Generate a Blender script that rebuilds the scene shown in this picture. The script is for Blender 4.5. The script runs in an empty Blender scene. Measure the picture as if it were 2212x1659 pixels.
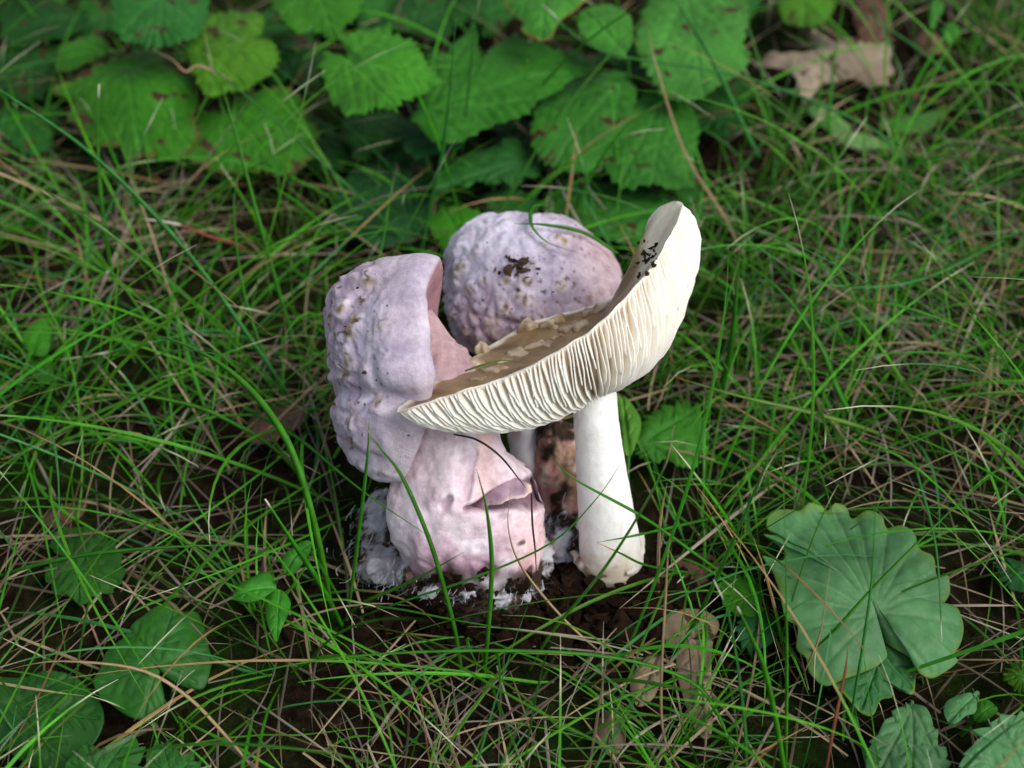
import bpy, math, random
import numpy as np
from mathutils import Vector

random.seed(7)
rng = np.random.default_rng(7)
SC = bpy.context.scene
COL = SC.collection
S = 0.01                      # the code works in centimetres, the scene in metres

# ------------------------------------------------------------------ camera, sky, sun, exposure
PITCH = math.radians(48.0)
DIST = 40.0
HFOV = math.radians(40.0)
FPX = 1106.0 / math.tan(HFOV / 2)          # focal length in pixels of a 2212 x 1659 picture
CAM = np.array([0.0, -DIST * math.cos(PITCH), DIST * math.sin(PITCH)])
FW = np.array([0.0, math.cos(PITCH), -math.sin(PITCH)])
UP = np.array([0.0, math.sin(PITCH), math.cos(PITCH)])
RT = np.array([1.0, 0.0, 0.0])

cd = bpy.data.cameras.new('camera')
cam = bpy.data.objects.new('camera', cd)
COL.objects.link(cam)
cam.location = CAM * S
cam.rotation_euler = (math.pi / 2 - PITCH, 0, 0)
cd.sensor_fit = 'HORIZONTAL'
cd.angle = HFOV
cd.clip_start = 0.01
cd.clip_end = 200.0
cd.dof.use_dof = True
cd.dof.focus_distance = 32.5 * S
cd.dof.aperture_fstop = 11.0
SC.camera = cam

SUN_EL, SUN_AZ = math.radians(52), math.radians(112)     # azimuth clockwise from +Y
w = bpy.data.worlds.new('World')
SC.world = w
w.use_nodes = True
nt = w.node_tree
sky = nt.nodes.new('ShaderNodeTexSky')
sky.sky_type = 'NISHITA'
sky.sun_disc = False
sky.sun_elevation = SUN_EL
sky.sun_rotation = SUN_AZ
sky.air_density = 1.0
sky.dust_density = 3.0
bg = nt.nodes['Background']
bg.inputs['Strength'].default_value = 0.10
hs = nt.nodes.new('ShaderNodeHueSaturation')      # thin overcast: the blue is mostly washed out
hs.inputs['Saturation'].default_value = 0.4
nt.links.new(sky.outputs[0], hs.inputs['Color'])
nt.links.new(hs.outputs[0], bg.inputs['Color'])
sl = bpy.data.lights.new('sun', 'SUN')
sl.energy = 1.2
sl.angle = math.radians(40)
sl.color = (1.0, 0.975, 0.93)
so = bpy.data.objects.new('sun', sl)
COL.objects.link(so)
sd = Vector((math.sin(SUN_AZ) * math.cos(SUN_EL), math.cos(SUN_AZ) * math.cos(SUN_EL), math.sin(SUN_EL)))
so.rotation_euler = sd.to_track_quat('Z', 'Y').to_euler()
so.location = sd * 3
SC.view_settings.view_transform = 'Standard'
SC.view_settings.look = 'None'
SC.view_settings.exposure = 0.88
SC.view_settings.gamma = 1.0
SC.view_settings.use_curve_mapping = False
SC.render.engine = 'CYCLES'
SC.cycles.use_denoising = True
SC.cycles.max_bounces = 8
SC.cycles.transparent_max_bounces = 4
SC.render.filter_size = 1.9


# ------------------------------------------------------------------ projection helpers (cm)
def pw(x, y, d):
    """pixel (2212 wide picture) + depth along the view axis -> world point"""
    return CAM + RT * ((x - 1106.0) / FPX * d) + UP * ((829.5 - y) / FPX * d) + FW * d


def gp(x, y, h=0.0):
    """pixel -> world point on the level plane z = h"""
    v = RT * ((x - 1106.0) / FPX) + UP * ((829.5 - y) / FPX) + FW
    return CAM + v * ((h - CAM[2]) / v[2])


def proj(P):
    q = np.asarray(P) - CAM
    d = q @ FW
    return 1106.0 + (q @ RT) / d * FPX, 829.5 - (q @ UP) / d * FPX, d


def cr(p0, p1, p2, p3, t):
    return 0.5 * ((2 * p1) + (p2 - p0) * t + (2 * p0 - 5 * p1 + 4 * p2 - p3) * t * t + (3 * p1 - p0 - 3 * p2 + p3) * t ** 3)


def spline(pts, n, closed=False):
    pts = np.asarray(pts, float)
    m = len(pts)
    out = []
    if closed:
        for s in np.arange(n) / n * m:
            i = int(s)
            out.append(cr(pts[(i - 1) % m], pts[i % m], pts[(i + 1) % m], pts[(i + 2) % m], s - i))
    else:
        for s in np.linspace(0, m - 1, n):
            i = min(int(s), m - 2)
            a = pts[i - 1] if i > 0 else 2 * pts[0] - pts[1]
            b = pts[i + 2] if i + 2 < m else 2 * pts[-1] - pts[-2]
            out.append(cr(a, pts[i], pts[i + 1], b, s - i))
    return np.array(out)


# ------------------------------------------------------------------ numpy noise
_perm = np.random.default_rng(3).permutation(512)
_grad = np.random.default_rng(4).normal(size=(512, 3))
_grad /= np.linalg.norm(_grad, axis=1)[:, None]


def noise(P, f=1.0, seed=0):
    p = np.asarray(P, float) * f + seed * 17.31
    i = np.floor(p).astype(int)
    u = p - i
    s = u * u * u * (u * (u * 6 - 15) + 10)
    r = 0
    for dx in (0, 1):
        for dy in (0, 1):
            for dz in (0, 1):
                h = _perm[(_perm[(_perm[(i[..., 0] + dx) & 511] + i[..., 1] + dy) & 511] + i[..., 2] + dz) & 511]
                g = _grad[h]
                dot = g[..., 0] * (u[..., 0] - dx) + g[..., 1] * (u[..., 1] - dy) + g[..., 2] * (u[..., 2] - dz)
                wx = s[..., 0] if dx else 1 - s[..., 0]
                wy = s[..., 1] if dy else 1 - s[..., 1]
                wz = s[..., 2] if dz else 1 - s[..., 2]
                r = r + dot * wx * wy * wz
    return r * 1.5


def fbm(P, f=1.0, o=4, seed=0):
    r, a = 0, 1.0
    for k in range(o):
        r = r + a * noise(P, f * 2 ** k, seed + k)
        a *= 0.5
    return r


# ------------------------------------------------------------------ mesh helpers
def mesh_obj(name, V, F, mat, parent=None, col=None, smooth=True, origin=None):
    """V in cm, F list of tuples or an (n,k) array. Origin given in cm world."""
    V = np.asarray(V, float)
    org = np.zeros(3) if origin is None else np.asarray(origin, float)
    me = bpy.data.meshes.new(name)
    if isinstance(F, np.ndarray):
        n, k = F.shape
        me.vertices.add(len(V))
        me.vertices.foreach_set('co', ((V - org) * S).astype(np.float32).ravel())
        me.loops.add(n * k)
        me.loops.foreach_set('vertex_index', F.astype(np.int32).ravel())
        me.polygons.add(n)
        me.polygons.foreach_set('loop_start', (np.arange(n) * k).astype(np.int32))
        me.polygons.foreach_set('loop_total', np.full(n, k, np.int32))
        me.update(calc_edges=True)
    else:
        me.from_pydata(((V - org) * S).tolist(), [], F)
        me.update()
    me.validate()
    if smooth:
        me.polygons.foreach_set('use_smooth', np.ones(len(me.polygons), bool))
    if col is not None:
        a = me.color_attributes.new('col', 'FLOAT_COLOR', 'POINT')
        c = np.ones((len(V), 4), np.float32)
        c[:, :3] = col
        a.data.foreach_set('color', c.ravel())
    if mat is not None:
        me.materials.append(mat)
    o = bpy.data.objects.new(name, me)
    COL.objects.link(o)
    o.location = org * S
    if parent is not None:
        o.parent = parent
        o.location = (org - np.array(parent['_org'])) * S if '_org' in parent else org * S
    return o


def tag(o, label=None, cat=None, group=None, kind=None):
    if label: o['label'] = label
    if cat: o['category'] = cat
    if group: o['group'] = group
    if kind: o['kind'] = kind
    return o


def thing(name, label, cat, org, group=None):
    o = bpy.data.objects.new(name, None)
    COL.objects.link(o)
    o.empty_display_size = 0.01
    o.location = np.asarray(org) * S
    o['_org'] = [float(v) for v in org]
    return tag(o, label, cat, group)


def grid_faces(R, C, closed=True, off=0, flip=False):
    f = []
    for r in range(R - 1):
        for c in range(C if closed else C - 1):
            a, b = off + r * C + c, off + r * C + (c + 1) % C
            q = (a, b, b + C, a + C)
            f.append(q[::-1] if flip else q)
    return f


def normals(V, F):
    n = np.zeros_like(V)
    for k in (3, 4):
        FF = np.array([f for f in F if len(f) == k])
        if len(FF) == 0: continue
        fn = np.cross(V[FF[:, 1]] - V[FF[:, 0]], V[FF[:, 2]] - V[FF[:, 0]])
        if k == 4: fn = fn + np.cross(V[FF[:, 2]] - V[FF[:, 0]], V[FF[:, 3]] - V[FF[:, 0]])
        for j in range(k): np.add.at(n, FF[:, j], fn)
    n /= np.linalg.norm(n, axis=1)[:, None] + 1e-12
    c = V.mean(0)
    if ((V - c) * n).sum() < 0: n = -n
    return n


def loft(loops, M, K, pole0=None, pole1=None):
    """loops: lists of world control points -> closed skin. Returns V, F and the row parameter."""
    L = [spline(l, M, True) for l in loops]
    ctr = []
    if pole0 is not None: ctr.append(np.repeat(np.asarray(pole0)[None], M, 0))
    ctr += L
    if pole1 is not None: ctr.append(np.repeat(np.asarray(pole1)[None], M, 0))
    rows = spline(np.array(ctr).reshape(len(ctr), -1), K).reshape(K, M, 3)
    V = rows.reshape(-1, 3)
    return V, grid_faces(K, M), np.repeat(np.linspace(0, 1, K), M)


def tube_skin(cs, M, K, squash=1.0):
    """cs: (x px, y px, depth, radius px) -> rings about the axis"""
    P = np.array([pw(x, y, d) for x, y, d, r in cs])
    R = np.array([r / FPX * d for x, y, d, r in cs])
    A = spline(np.hstack([P, R[:, None]]), K)
    C, R = A[:, :3], np.maximum(A[:, 3], 0.002)
    T = np.gradient(C, axis=0)
    T /= np.linalg.norm(T, axis=1)[:, None]
    V = []
    for c, r, t in zip(C, R, T):
        a = np.cross(t, FW); a /= np.linalg.norm(a)
        b = np.cross(t, a)
        th = np.arange(M) / M * 2 * math.pi
        V.append(c + r * (np.cos(th)[:, None] * a + squash * np.sin(th)[:, None] * b))
    return np.vstack(V), grid_faces(K, M), np.repeat(np.linspace(0, 1, K), M)


def cap_ends(V, F, M, K):
    """close both ends of a ring skin with a fan"""
    V = np.vstack([V, V[:M].mean(0), V[-M:].mean(0)])
    n = len(V)
    for c in range(M):
        F.append((n - 2, (c + 1) % M, c))
        F.append((n - 1, (K - 1) * M + c, (K - 1) * M + (c + 1) % M))
    return V, F


# ------------------------------------------------------------------ materials
def nodes(name):
    m = bpy.data.materials.new(name)
    m.use_nodes = True
    t = m.node_tree
    return m, t, t.nodes['Principled BSDF'], t.nodes['Material Output']


def texnoise(t, scale, detail=4, rough=0.6, dist=0.0):
    tc = t.nodes.new('ShaderNodeTexCoord')
    n = t.nodes.new('ShaderNodeTexNoise')
    n.inputs['Scale'].default_value = scale
    n.inputs['Detail'].default_value = detail
    n.inputs['Roughness'].default_value = rough
    n.inputs['Distortion'].default_value = dist
    t.links.new(tc.outputs['Object'], n.inputs['Vector'])
    return n


def ramp(t, src, stops):
    r = t.nodes.new('ShaderNodeValToRGB')
    e = r.color_ramp.elements
    while len(e) < len(stops): e.new(0.5)
    for k, (p, c) in enumerate(stops):
        e[k].position = p
        e[k].color = (*c, 1) if len(c) == 3 else c
    t.links.new(src, r.inputs[0])
    return r


def mix(t, a, b, fac, mode='MIX'):
    n = t.nodes.new('ShaderNodeMix')
    n.data_type = 'RGBA'
    n.blend_type = mode
    for sock, v in ((n.inputs[6], a), (n.inputs[7], b)):
        if hasattr(v, 'is_output'): t.links.new(v, sock)
        else: sock.default_value = (*v, 1)
    if hasattr(fac, 'is_output'): t.links.new(fac, n.inputs[0])
    else: n.inputs[0].default_value = fac
    return n.outputs[2]


def attr(t, name='col'):
    a = t.nodes.new('ShaderNodeAttribute')
    a.attribute_name = name
    return a.outputs['Color']


def bump(t, src, strength, dist, b):
    n = t.nodes.new('ShaderNodeBump')
    n.inputs['Strength'].default_value = strength
    n.inputs['Distance'].default_value = dist
    t.links.new(src, n.inputs['Height'])
    t.links.new(n.outputs[0], b.inputs['Normal'])


def translucent(t, b, out, color, fac):
    tr = t.nodes.new('ShaderNodeBsdfTranslucent')
    if hasattr(color, 'is_output'): t.links.new(color, tr.inputs['Color'])
    else: tr.inputs['Color'].default_value = (*color, 1)
    ms = t.nodes.new('ShaderNodeMixShader')
    ms.inputs[0].default_value = fac
    t.links.new(b.outputs[0], ms.inputs[1])
    t.links.new(tr.outputs[0], ms.inputs[2])
    t.links.new(ms.outputs[0], out.inputs['Surface'])


def mat_flesh(name, grain=900.0, gstr=0.25, rough=0.75, sss=0.12, spec=0.15, tint=((0.86, 0.86, 0.86), (1.08, 1.07, 1.06))):
    """mushroom flesh: the colour comes from the vertex attribute, with fine mottling and felted grain"""
    m, t, b, o = nodes(name)
    n = texnoise(t, 140, 6, 0.65)
    r = ramp(t, n.outputs[0], [(0.3, tint[0]), (0.7, tint[1])])
    c = mix(t, attr(t), r.outputs[0], 1.0, 'MULTIPLY')
    n_ = texnoise(t, 520, 5, 0.7)
    r_ = ramp(t, n_.outputs[0], [(0.3, tint[0]), (0.7, tint[1])])
    c = mix(t, c, r_.outputs[0], 1.0, 'MULTIPLY')
    t.links.new(c, b.inputs['Base Color'])
    b.inputs['Roughness'].default_value = rough
    b.inputs['Specular IOR Level'].default_value = spec
    b.inputs['Subsurface Weight'].default_value = sss
    b.inputs['Subsurface Radius'].default_value = (1.0, 0.7, 0.55)
    b.inputs['Subsurface Scale'].default_value = 0.003
    g = texnoise(t, grain, 5, 0.7)
    bump(t, g.outputs[0], gstr, 0.0006, b)
    return m


M_LILAC = mat_flesh('lilac_flesh', 800, 0.7, 0.85, 0.08, 0.12, ((0.80, 0.77, 0.80), (1.1, 1.1, 1.1)))
M_PINK = mat_flesh('pink_flesh', 700, 0.5, 0.8, 0.12, 0.12, ((0.82, 0.77, 0.79), (1.1, 1.1, 1.1)))
M_STEM = mat_flesh('white_stem_flesh', 2600, 0.35, 0.85, 0.12, 0.15, ((0.93, 0.92, 0.9), (1.04, 1.04, 1.04)))
M_GILL = mat_flesh('gill_flesh', 1500, 0.12, 0.6, 0.15, 0.2, ((0.94, 0.93, 0.9), (1.03, 1.03, 1.03)))
M_TOP = mat_flesh('cap_skin', 500, 0.35, 0.36, 0.1, 0.35)
M_MYC = mat_flesh('mycelium_felt', 900, 0.9, 0.95, 0.2)
M_SOILC = mat_flesh('soil_crumb', 800, 1.0, 1.0, 0.0, 0.03)


def mat_leaf(name, spots=0.5, rough=0.55, tl=0.25, spec=0.16):
    m, t, b, o = nodes(name)
    n = texnoise(t, 60, 6, 0.6)
    r = ramp(t, n.outputs[0], [(0.3, (0.72, 0.76, 0.7)), (0.7, (1.22, 1.15, 1.15))])
    c = mix(t, attr(t), r.outputs[0], 1.0, 'MULTIPLY')
    fine = texnoise(t, 420, 3, 0.6)
    r2 = ramp(t, fine.outputs[0], [(0.35, (0.85, 0.88, 0.85)), (0.65, (1.1, 1.07, 1.1))])
    c = mix(t, c, r2.outputs[0], 1.0, 'MULTIPLY')
    if spots:
        sp = texnoise(t, 120, 3, 0.55, 0.5)
        k = ramp(t, sp.outputs[0], [(0.605, (0, 0, 0)), (0.65, (1, 1, 1))])
        c = mix(t, c, (0.055, 0.028, 0.014), k.outputs[0])
    t.links.new(c, b.inputs['Base Color'])
    b.inputs['Roughness'].default_value = rough
    b.inputs['Specular IOR Level'].default_value = spec
    bump(t, fine.outputs[0], 0.35, 0.0006, b)
    translucent(t, b, o, c, tl)
    return m


M_LEAF = mat_leaf('green_leaf', 0)
M_LEAF_SPOT = mat_leaf('spotted_leaf', 1)
M_LEAF_GLOSS = mat_leaf('waxy_leaf', 0, 0.5, 0.18, 0.22)
M_DEAD = mat_leaf('dead_leaf', 1, 0.75, 0.08)


def mat_blade(name, rough, tl):
    m, t, b, o = nodes(name)
    n = texnoise(t, 220, 2, 0.5)
    r = ramp(t, n.outputs[0], [(0.3, (0.78, 0.78, 0.78)), (0.7, (1.18, 1.18, 1.18))])
    c = mix(t, attr(t), r.outputs[0], 1.0, 'MULTIPLY')
    t.links.new(c, b.inputs['Base Color'])
    b.inputs['Roughness'].default_value = rough
    b.inputs['Specular IOR Level'].default_value = 0.22
    translucent(t, b, o, c, tl)
    return m


M_GRASS = mat_blade('grass_green', 0.45, 0.25)
M_STRAW = mat_blade('grass_dry', 0.7, 0.1)

M_GROUND, t, b, o = nodes('soil_and_moss')
n1 = texnoise(t, 18, 8, 0.65)
n2 = texnoise(t, 300, 6, 0.7)
soil = ramp(t, n2.outputs[0], [(0.3, (0.004, 0.0025, 0.0015)), (0.5, (0.014, 0.008, 0.005)), (0.75, (0.05, 0.03, 0.018))])
moss = ramp(t, n2.outputs[0], [(0.3, (0.003, 0.008, 0.001)), (0.7, (0.020, 0.050, 0.006))])
k = ramp(t, n1.outputs[0], [(0.45, (0, 0, 0)), (0.6, (1, 1, 1))])
c = mix(t, soil.outputs[0], moss.outputs[0], k.outputs[0])
t.links.new(c, b.inputs['Base Color'])
b.inputs['Roughness'].default_value = 1.0
b.inputs['Specular IOR Level'].default_value = 0.05
bump(t, n2.outputs[0], 1.0, 0.003, b)

# ------------------------------------------------------------------ ground
ax = np.concatenate([np.linspace(-1000, -60, 14), np.linspace(-55, 55, 221), np.linspace(60, 1000, 14)])
GX, GY = np.meshgrid(ax, ax)


def ground_z(x, y):
    P = np.stack([np.asarray(x, float), np.asarray(y, float), np.zeros_like(np.asarray(x, float))], -1)
    near = np.clip(1.3 - np.hypot(P[..., 0], P[..., 1]) / 60, 0, 1)
    return (fbm(P, 0.10, 3, 1) * 0.45 + fbm(P, 0.6, 3, 2) * 0.16) * near - 0.12


GV = np.stack([GX, GY, ground_z(GX, GY)], -1).reshape(-1, 3)
n = len(ax)
i = np.arange(n * n).reshape(n, n)
GF = np.stack([i[:-1, :-1], i[:-1, 1:], i[1:, 1:], i[1:, :-1]], -1).reshape(-1, 4)
g = mesh_obj('ground', GV, GF, M_GROUND)
tag(g, kind='structure')

# ------------------------------------------------------------------ colours of flesh
LILAC = np.array([0.41, 0.37, 0.465])
LILAC_W = np.array([0.65, 0.62, 0.70])
PINK = np.array([0.53, 0.36, 0.37])
PALEPINK = np.array([0.74, 0.63, 0.68])
TANW = np.array([0.40, 0.31, 0.20])
DIRT = np.array([0.03, 0.02, 0.013])
WHITE = np.array([0.87, 0.865, 0.85])


def lerp(a, b, k):
    k = np.clip(np.asarray(k), 0, 1)[:, None]
    return a * (1 - k) + b * k


def sstep(a, b, x):
    k = np.clip((x - a) / (b - a), 0, 1)
    return k * k * (3 - 2 * k)


def wart_field(V, centres, rad, seed):
    """raised scabs: height and a 0..1 mask of the crumbly centre"""
    H = np.zeros(len(V)); Mk = np.zeros(len(V))
    for j, c in enumerate(centres):
        r = rad * (0.55 + 0.9 * ((j * 0.618 + seed) % 1))
        q = np.linalg.norm(V - c, axis=1) / r
        near = q < 1.8
        if not near.any(): continue
        qq = q[near] * (1 + 0.45 * noise(V[near], 3.2, seed + j % 7))
        h = np.where(qq < 1, (1 - qq * qq) ** 0.6, 0) * r * 0.34 if False else np.clip(1 - qq, 0, 1) ** 0.4 * r * (0.22 + 0.16 * noise(V[near], 6, seed))
        H[near] = np.maximum(H[near], h)
        Mk[near] = np.maximum(Mk[near], sstep(0.72, 0.35, qq))
    return H, Mk


def cobbles(V, n, seed, stretch=(1, 1, 1)):
    """cell lumps with creases between them: 0 in the crease, 1 on the lump"""
    r = np.random.default_rng(seed)
    Q = V + 0.12 * np.stack([noise(V, 1.7, seed), noise(V, 1.7, seed + 1), noise(V, 1.7, seed + 2)], -1)
    C = V[r.choice(len(V), n, replace=False)]
    f1 = np.full(len(V), 9.0); f2 = np.full(len(V), 9.0)
    for c in C:
        d = np.linalg.norm((Q - c) * np.array(stretch), axis=1)
        f2 = np.minimum(f2, np.maximum(f1, d)); f1 = np.minimum(f1, d)
    return sstep(0.0, 0.22, f2 - f1)


def lilac_skin(V, F, warts, wr, seed, fine=1.0, cobk=None):
    N = normals(V, F)
    V = V + N * (0.16 * fbm(V, 0.55, 3, seed))[:, None]
    ridge = 1 - np.abs(noise(V * np.array([1, 1, .8]), 1.5, seed + 3)) * 2.2
    ridge2 = 1 - np.abs(noise(V, 3.1, seed + 5)) * 2.0
    rough = sstep(-0.25, 0.3, noise(V, 0.5, seed + 9))
    cob = cobbles(V, 260, seed)
    cm = np.ones(len(V)) * 0.5 if cobk is None else cobk
    H, Mk = wart_field(V, warts, wr, seed)
    V = V + N * ((0.045 * ridge + 0.028 * ridge2) * (0.35 + 0.65 * rough) * fine + H + (cob - 1) * 0.065 * cm + 0.016 * fbm(V, 8, 2, seed))[:, None]
    c = lerp(np.repeat(LILAC[None], len(V), 0), LILAC_W, 0.35 + 0.5 * fbm(V, 0.7, 3, seed + 11) + 0.30 * ridge - 0.2)
    c = lerp(c, PINK, sstep(0.02, 0.5, noise(V, 0.42, seed + 13)) * 0.32)
    c = lerp(c, LILAC * np.array([.75, .7, .72]), sstep(0.6, 0.9, 1 - ridge) * 0.5)
    c = lerp(c, np.array([0.40, 0.27, 0.34]), (1 - cob) * cm * 0.55)
    c = lerp(c, np.array([0.70, 0.64, 0.60]), sstep(0.02, 0.08, H) * 0.55)
    c = lerp(c, TANW * (0.75 + 0.5 * noise(V, 7, 5))[:, None], Mk * sstep(-0.25, 0.15, noise(V, 4.0, seed + 2)) * 0.95)
    c = lerp(c, DIRT * 3, Mk * sstep(0.15, 0.4, noise(V, 6.0, seed + 8)) * 0.9)
    sp = sstep(0.50, 0.58, noise(V, 6.5, seed + 21))
    c = lerp(c, DIRT, sp * 0.8)
    return V, c


def seg_d(px, py, a, b):
    a, b = np.array(a, float), np.array(b, float)
    ab = b - a
    k = np.clip(((px - a[0]) * ab[0] + (py - a[1]) * ab[1]) / (ab @ ab), 0, 1)
    return np.hypot(px - a[0] - k * ab[0], py - a[1] - k * ab[1]), k


def pick(V, x, y, r=14):
    """front-most vertex of a skin near a pixel"""
    px, py, d = proj(V)
    q = np.hypot(px - x, py - y)
    near = q < r
    if not near.any(): return V[np.argmin(q)]
    idx = np.where(near)[0]
    return V[idx[np.argmin(d[idx])]]


def crumb(V0, size, seed, flat=0.7):
    """an irregular crumb: low icosphere points pushed about"""
    ph = (1 + 5 ** .5) / 2
    B = np.array([(-1, ph, 0), (1, ph, 0), (-1, -ph, 0), (1, -ph, 0), (0, -1, ph), (0, 1, ph), (0, -1, -ph), (0, 1, -ph), (ph, 0, -1), (ph, 0, 1), (-ph, 0, -1), (-ph, 0, 1)]) / 1.9
    F = [(0, 11, 5), (0, 5, 1), (0, 1, 7), (0, 7, 10), (0, 10, 11), (1, 5, 9), (5, 11, 4), (11, 10, 2), (10, 7, 6), (7, 1, 8), (3, 9, 4), (3, 4, 2), (3, 2, 6), (3, 6, 8), (3, 8, 9), (4, 9, 5), (2, 4, 11), (6, 2, 10), (8, 6, 7), (9, 8, 1)]
    r = np.random.default_rng(seed)
    a = r.uniform(0.6, 1.4, (12, 1))
    st = r.uniform(0.35, 1.7, 3); st[2] *= flat
    return V0 + B * a * st * size, F


def crumbs(name, pts, sizes, mat, col, parent=None, seed=1):
    VV, FF, n0, cc = [], [], 0, []
    r = np.random.default_rng(seed)
    for j, (p, s) in enumerate(zip(pts, sizes)):
        V, F = crumb(p, s, seed * 1000 + j)
        VV.append(V); FF += [tuple(n0 + a for a in f) for f in F]; n0 += len(V)
        cc.append(np.repeat((np.asarray(col) * r.uniform(0.5, 1.5))[None], len(V), 0))
    return mesh_obj(name, np.vstack(VV), FF, mat, parent, np.vstack(cc), smooth=False)


def wart_mesh(p, nrm, rad, h, seed):
    """a torn patch of veil: flat lump with a ragged edge, standing on the skin"""
    r = np.random.default_rng(seed)
    a = np.cross(nrm, [0.3, 0.5, 0.8]); a /= np.linalg.norm(a)
    b_ = np.cross(nrm, a)
    M, K = 18, 6
    V = []
    ex = r.uniform(0.7, 1.4)
    for k in range(K):
        s = k / (K - 1)
        for j in range(M):
            th = j / M * 2 * math.pi
            rr = rad * (1 - s ** 2.2) * (1 + 0.25 * math.sin(3 * th + seed) + 0.16 * math.sin(5 * th + 2 * seed))
            V.append(p + a * rr * ex * math.cos(th) + b_ * rr / ex * math.sin(th) + nrm * (h * s ** 0.6 - 0.03))
    V = np.array(V)
    V += nrm * (0.05 * noise(V, 6, seed))[:, None] + 0.03 * np.stack([noise(V, 5, seed + 1), noise(V, 5, seed + 2), noise(V, 5, seed + 3)], -1)
    return V, grid_faces(K, M)


# ------------------------------------------------------------------ the lilac mushroom in front (left)
m1 = thing('lilac_mushroom', 'wrinkled lilac mushroom with bell cap drooping sideways and fat torn pink stem', 'mushroom', gp(1035, 1290, 0))
C1 = [
    [(704, 650, 33.9), (711, 700, 33.2), (713, 760, 33.0), (715, 815, 33.1), (716, 850, 33.5), (725, 810, 34.3), (730, 750, 34.7), (720, 690, 34.5)],
    [(745, 600, 33.8), (750, 670, 32.7), (758, 780, 32.3), (748, 880, 32.4), (721, 938, 33.4), (750, 880, 34.7), (780, 780, 35.5), (780, 660, 35.1)],
    [(830, 562, 33.7), (820, 640, 32.3), (830, 770, 31.8), (812, 900, 32.0), (757, 1001, 33.3), (800, 930, 35.0), (840, 790, 36.1), (860, 640, 35.5)],
    [(900, 548, 33.6), (880, 610, 32.2), (890, 750, 31.7), (885, 900, 31.8), (815, 1034, 33.2), (850, 960, 35.0), (900, 800, 36.2), (930, 640, 35.6)],
    [(940, 552, 33.5), (912, 618, 32.2), (922, 740, 31.8), (915, 905, 31.9), (856, 1040, 33.2), (880, 965, 35.0), (925, 800, 36.3), (945, 645, 35.7)],
    [(953, 566, 33.5), (921, 632, 32.4), (929, 745, 32.1), (925, 905, 32.2), (870, 1034, 33.3), (890, 960, 34.9), (932, 800, 36.2), (948, 655, 35.6)],
    [(948, 600, 33.7), (915, 660, 33.0), (918, 760, 32.9), (915, 890, 32.9), (868, 1000, 33.6), (890, 940, 34.6), (930, 800, 35.5), (940, 680, 35.0)],
    [(900, 690, 33.8), (880, 720, 33.6), (880, 780, 33.6), (880, 850, 33.6), (860, 900, 33.8), (870, 870, 34.2), (890, 800, 34.4), (895, 730, 34.2)],
]
W1 = [[pw(*p) for p in l] for l in C1]
V, F, u = loft(W1, 220, 190, pw(692, 745, 33.8), pw(870, 790, 33.9))
wp = [(704, 648), (722, 612), (760, 600), (735, 655), (770, 640), (712, 720), (755, 690), (785, 730), (730, 780), (770, 790), (740, 835), (715, 815), (780, 850), (725, 880), (736, 915), (748, 955), (790, 600), (700, 690), (760, 740), (742, 710), (705, 760), (820, 690), (795, 880)]
wc = [pick(V, *p) for p in wp]
px, py, dd = proj(V)
smooth_part = 1 - 0.7 * sstep(800, 870, px)
V0 = V.copy()
V, c = lilac_skin(V, F, wc, 0.24, 1, 1.0, sstep(830, 730, px) * 0.8)
V = V0 + (V - V0) * smooth_part[:, None]
N1 = normals(V0, F)
frontal = dd < 34.0
def crease(a, b_, wdt, dep, sd):
    d_, k_ = seg_d(px, py, a, b_)
    d_ = d_ + 6 * noise(V0, 0.9, sd)
    return np.where(frontal, -dep * np.exp(-(d_ / wdt) ** 2) * np.sin(np.pi * np.clip(k_ * 0.9 + 0.1, 0, 1)), 0)
hz = crease((715, 848), (930, 868), 20, 0.34, 3) + crease((740, 905), (800, 860), 10, 0.14, 4) + crease((790, 770), (815, 845), 10, 0.12, 5) + crease((760, 640), (830, 600), 12, 0.12, 6) + crease((735, 960), (860, 1010), 10, 0.10, 7) + crease((700, 800), (770, 815), 8, 0.12, 8)
hz = hz + np.where(frontal, 0.09 * np.exp(-((py - 812) / 30) ** 2) * sstep(760, 830, px), 0)
V = V + N1 * hz[:, None]
plain = lerp(np.repeat((LILAC * 0.98)[None], len(V), 0), np.array([0.62, 0.55, 0.60]), 0.5 + fbm(V, 1.2, 3, 40) * 0.8)
plain = lerp(plain, PALEPINK * 0.9, sstep(800, 960, py) * 0.6)
c = lerp(c, plain, sstep(790, 860, px) * 0.85)
c = lerp(c, PINK * np.array([0.75, 0.62, 0.68]), sstep(0.60, 0.68, u))  # pink inside of the bell, darkened to carry the recess shade
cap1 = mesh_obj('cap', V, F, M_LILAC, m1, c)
CAP1_V = V

# stem: comes out of the bell, swells to a fat bulb
V, F, u = tube_skin([(845, 630, 34.8, 50), (875, 700, 34.5, 66), (908, 765, 34.3, 78), (936, 815, 34.1, 90), (958, 868, 34.0, 100), (972, 920, 33.9, 100), (980, 985, 33.9, 118), (990, 1045, 34.1, 150), (1006, 1110, 34.4, 165), (1018, 1170, 34.7, 157), (1028, 1225, 34.9, 142), (1036, 1268, 35.1, 120), (1040, 1300, 35.4, 80)], 200, 210, 0.85)
V, F = cap_ends(V, F, 200, 210)
N = normals(V, F)
px, py, dd = proj(V)
front = dd < 34.6


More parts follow.
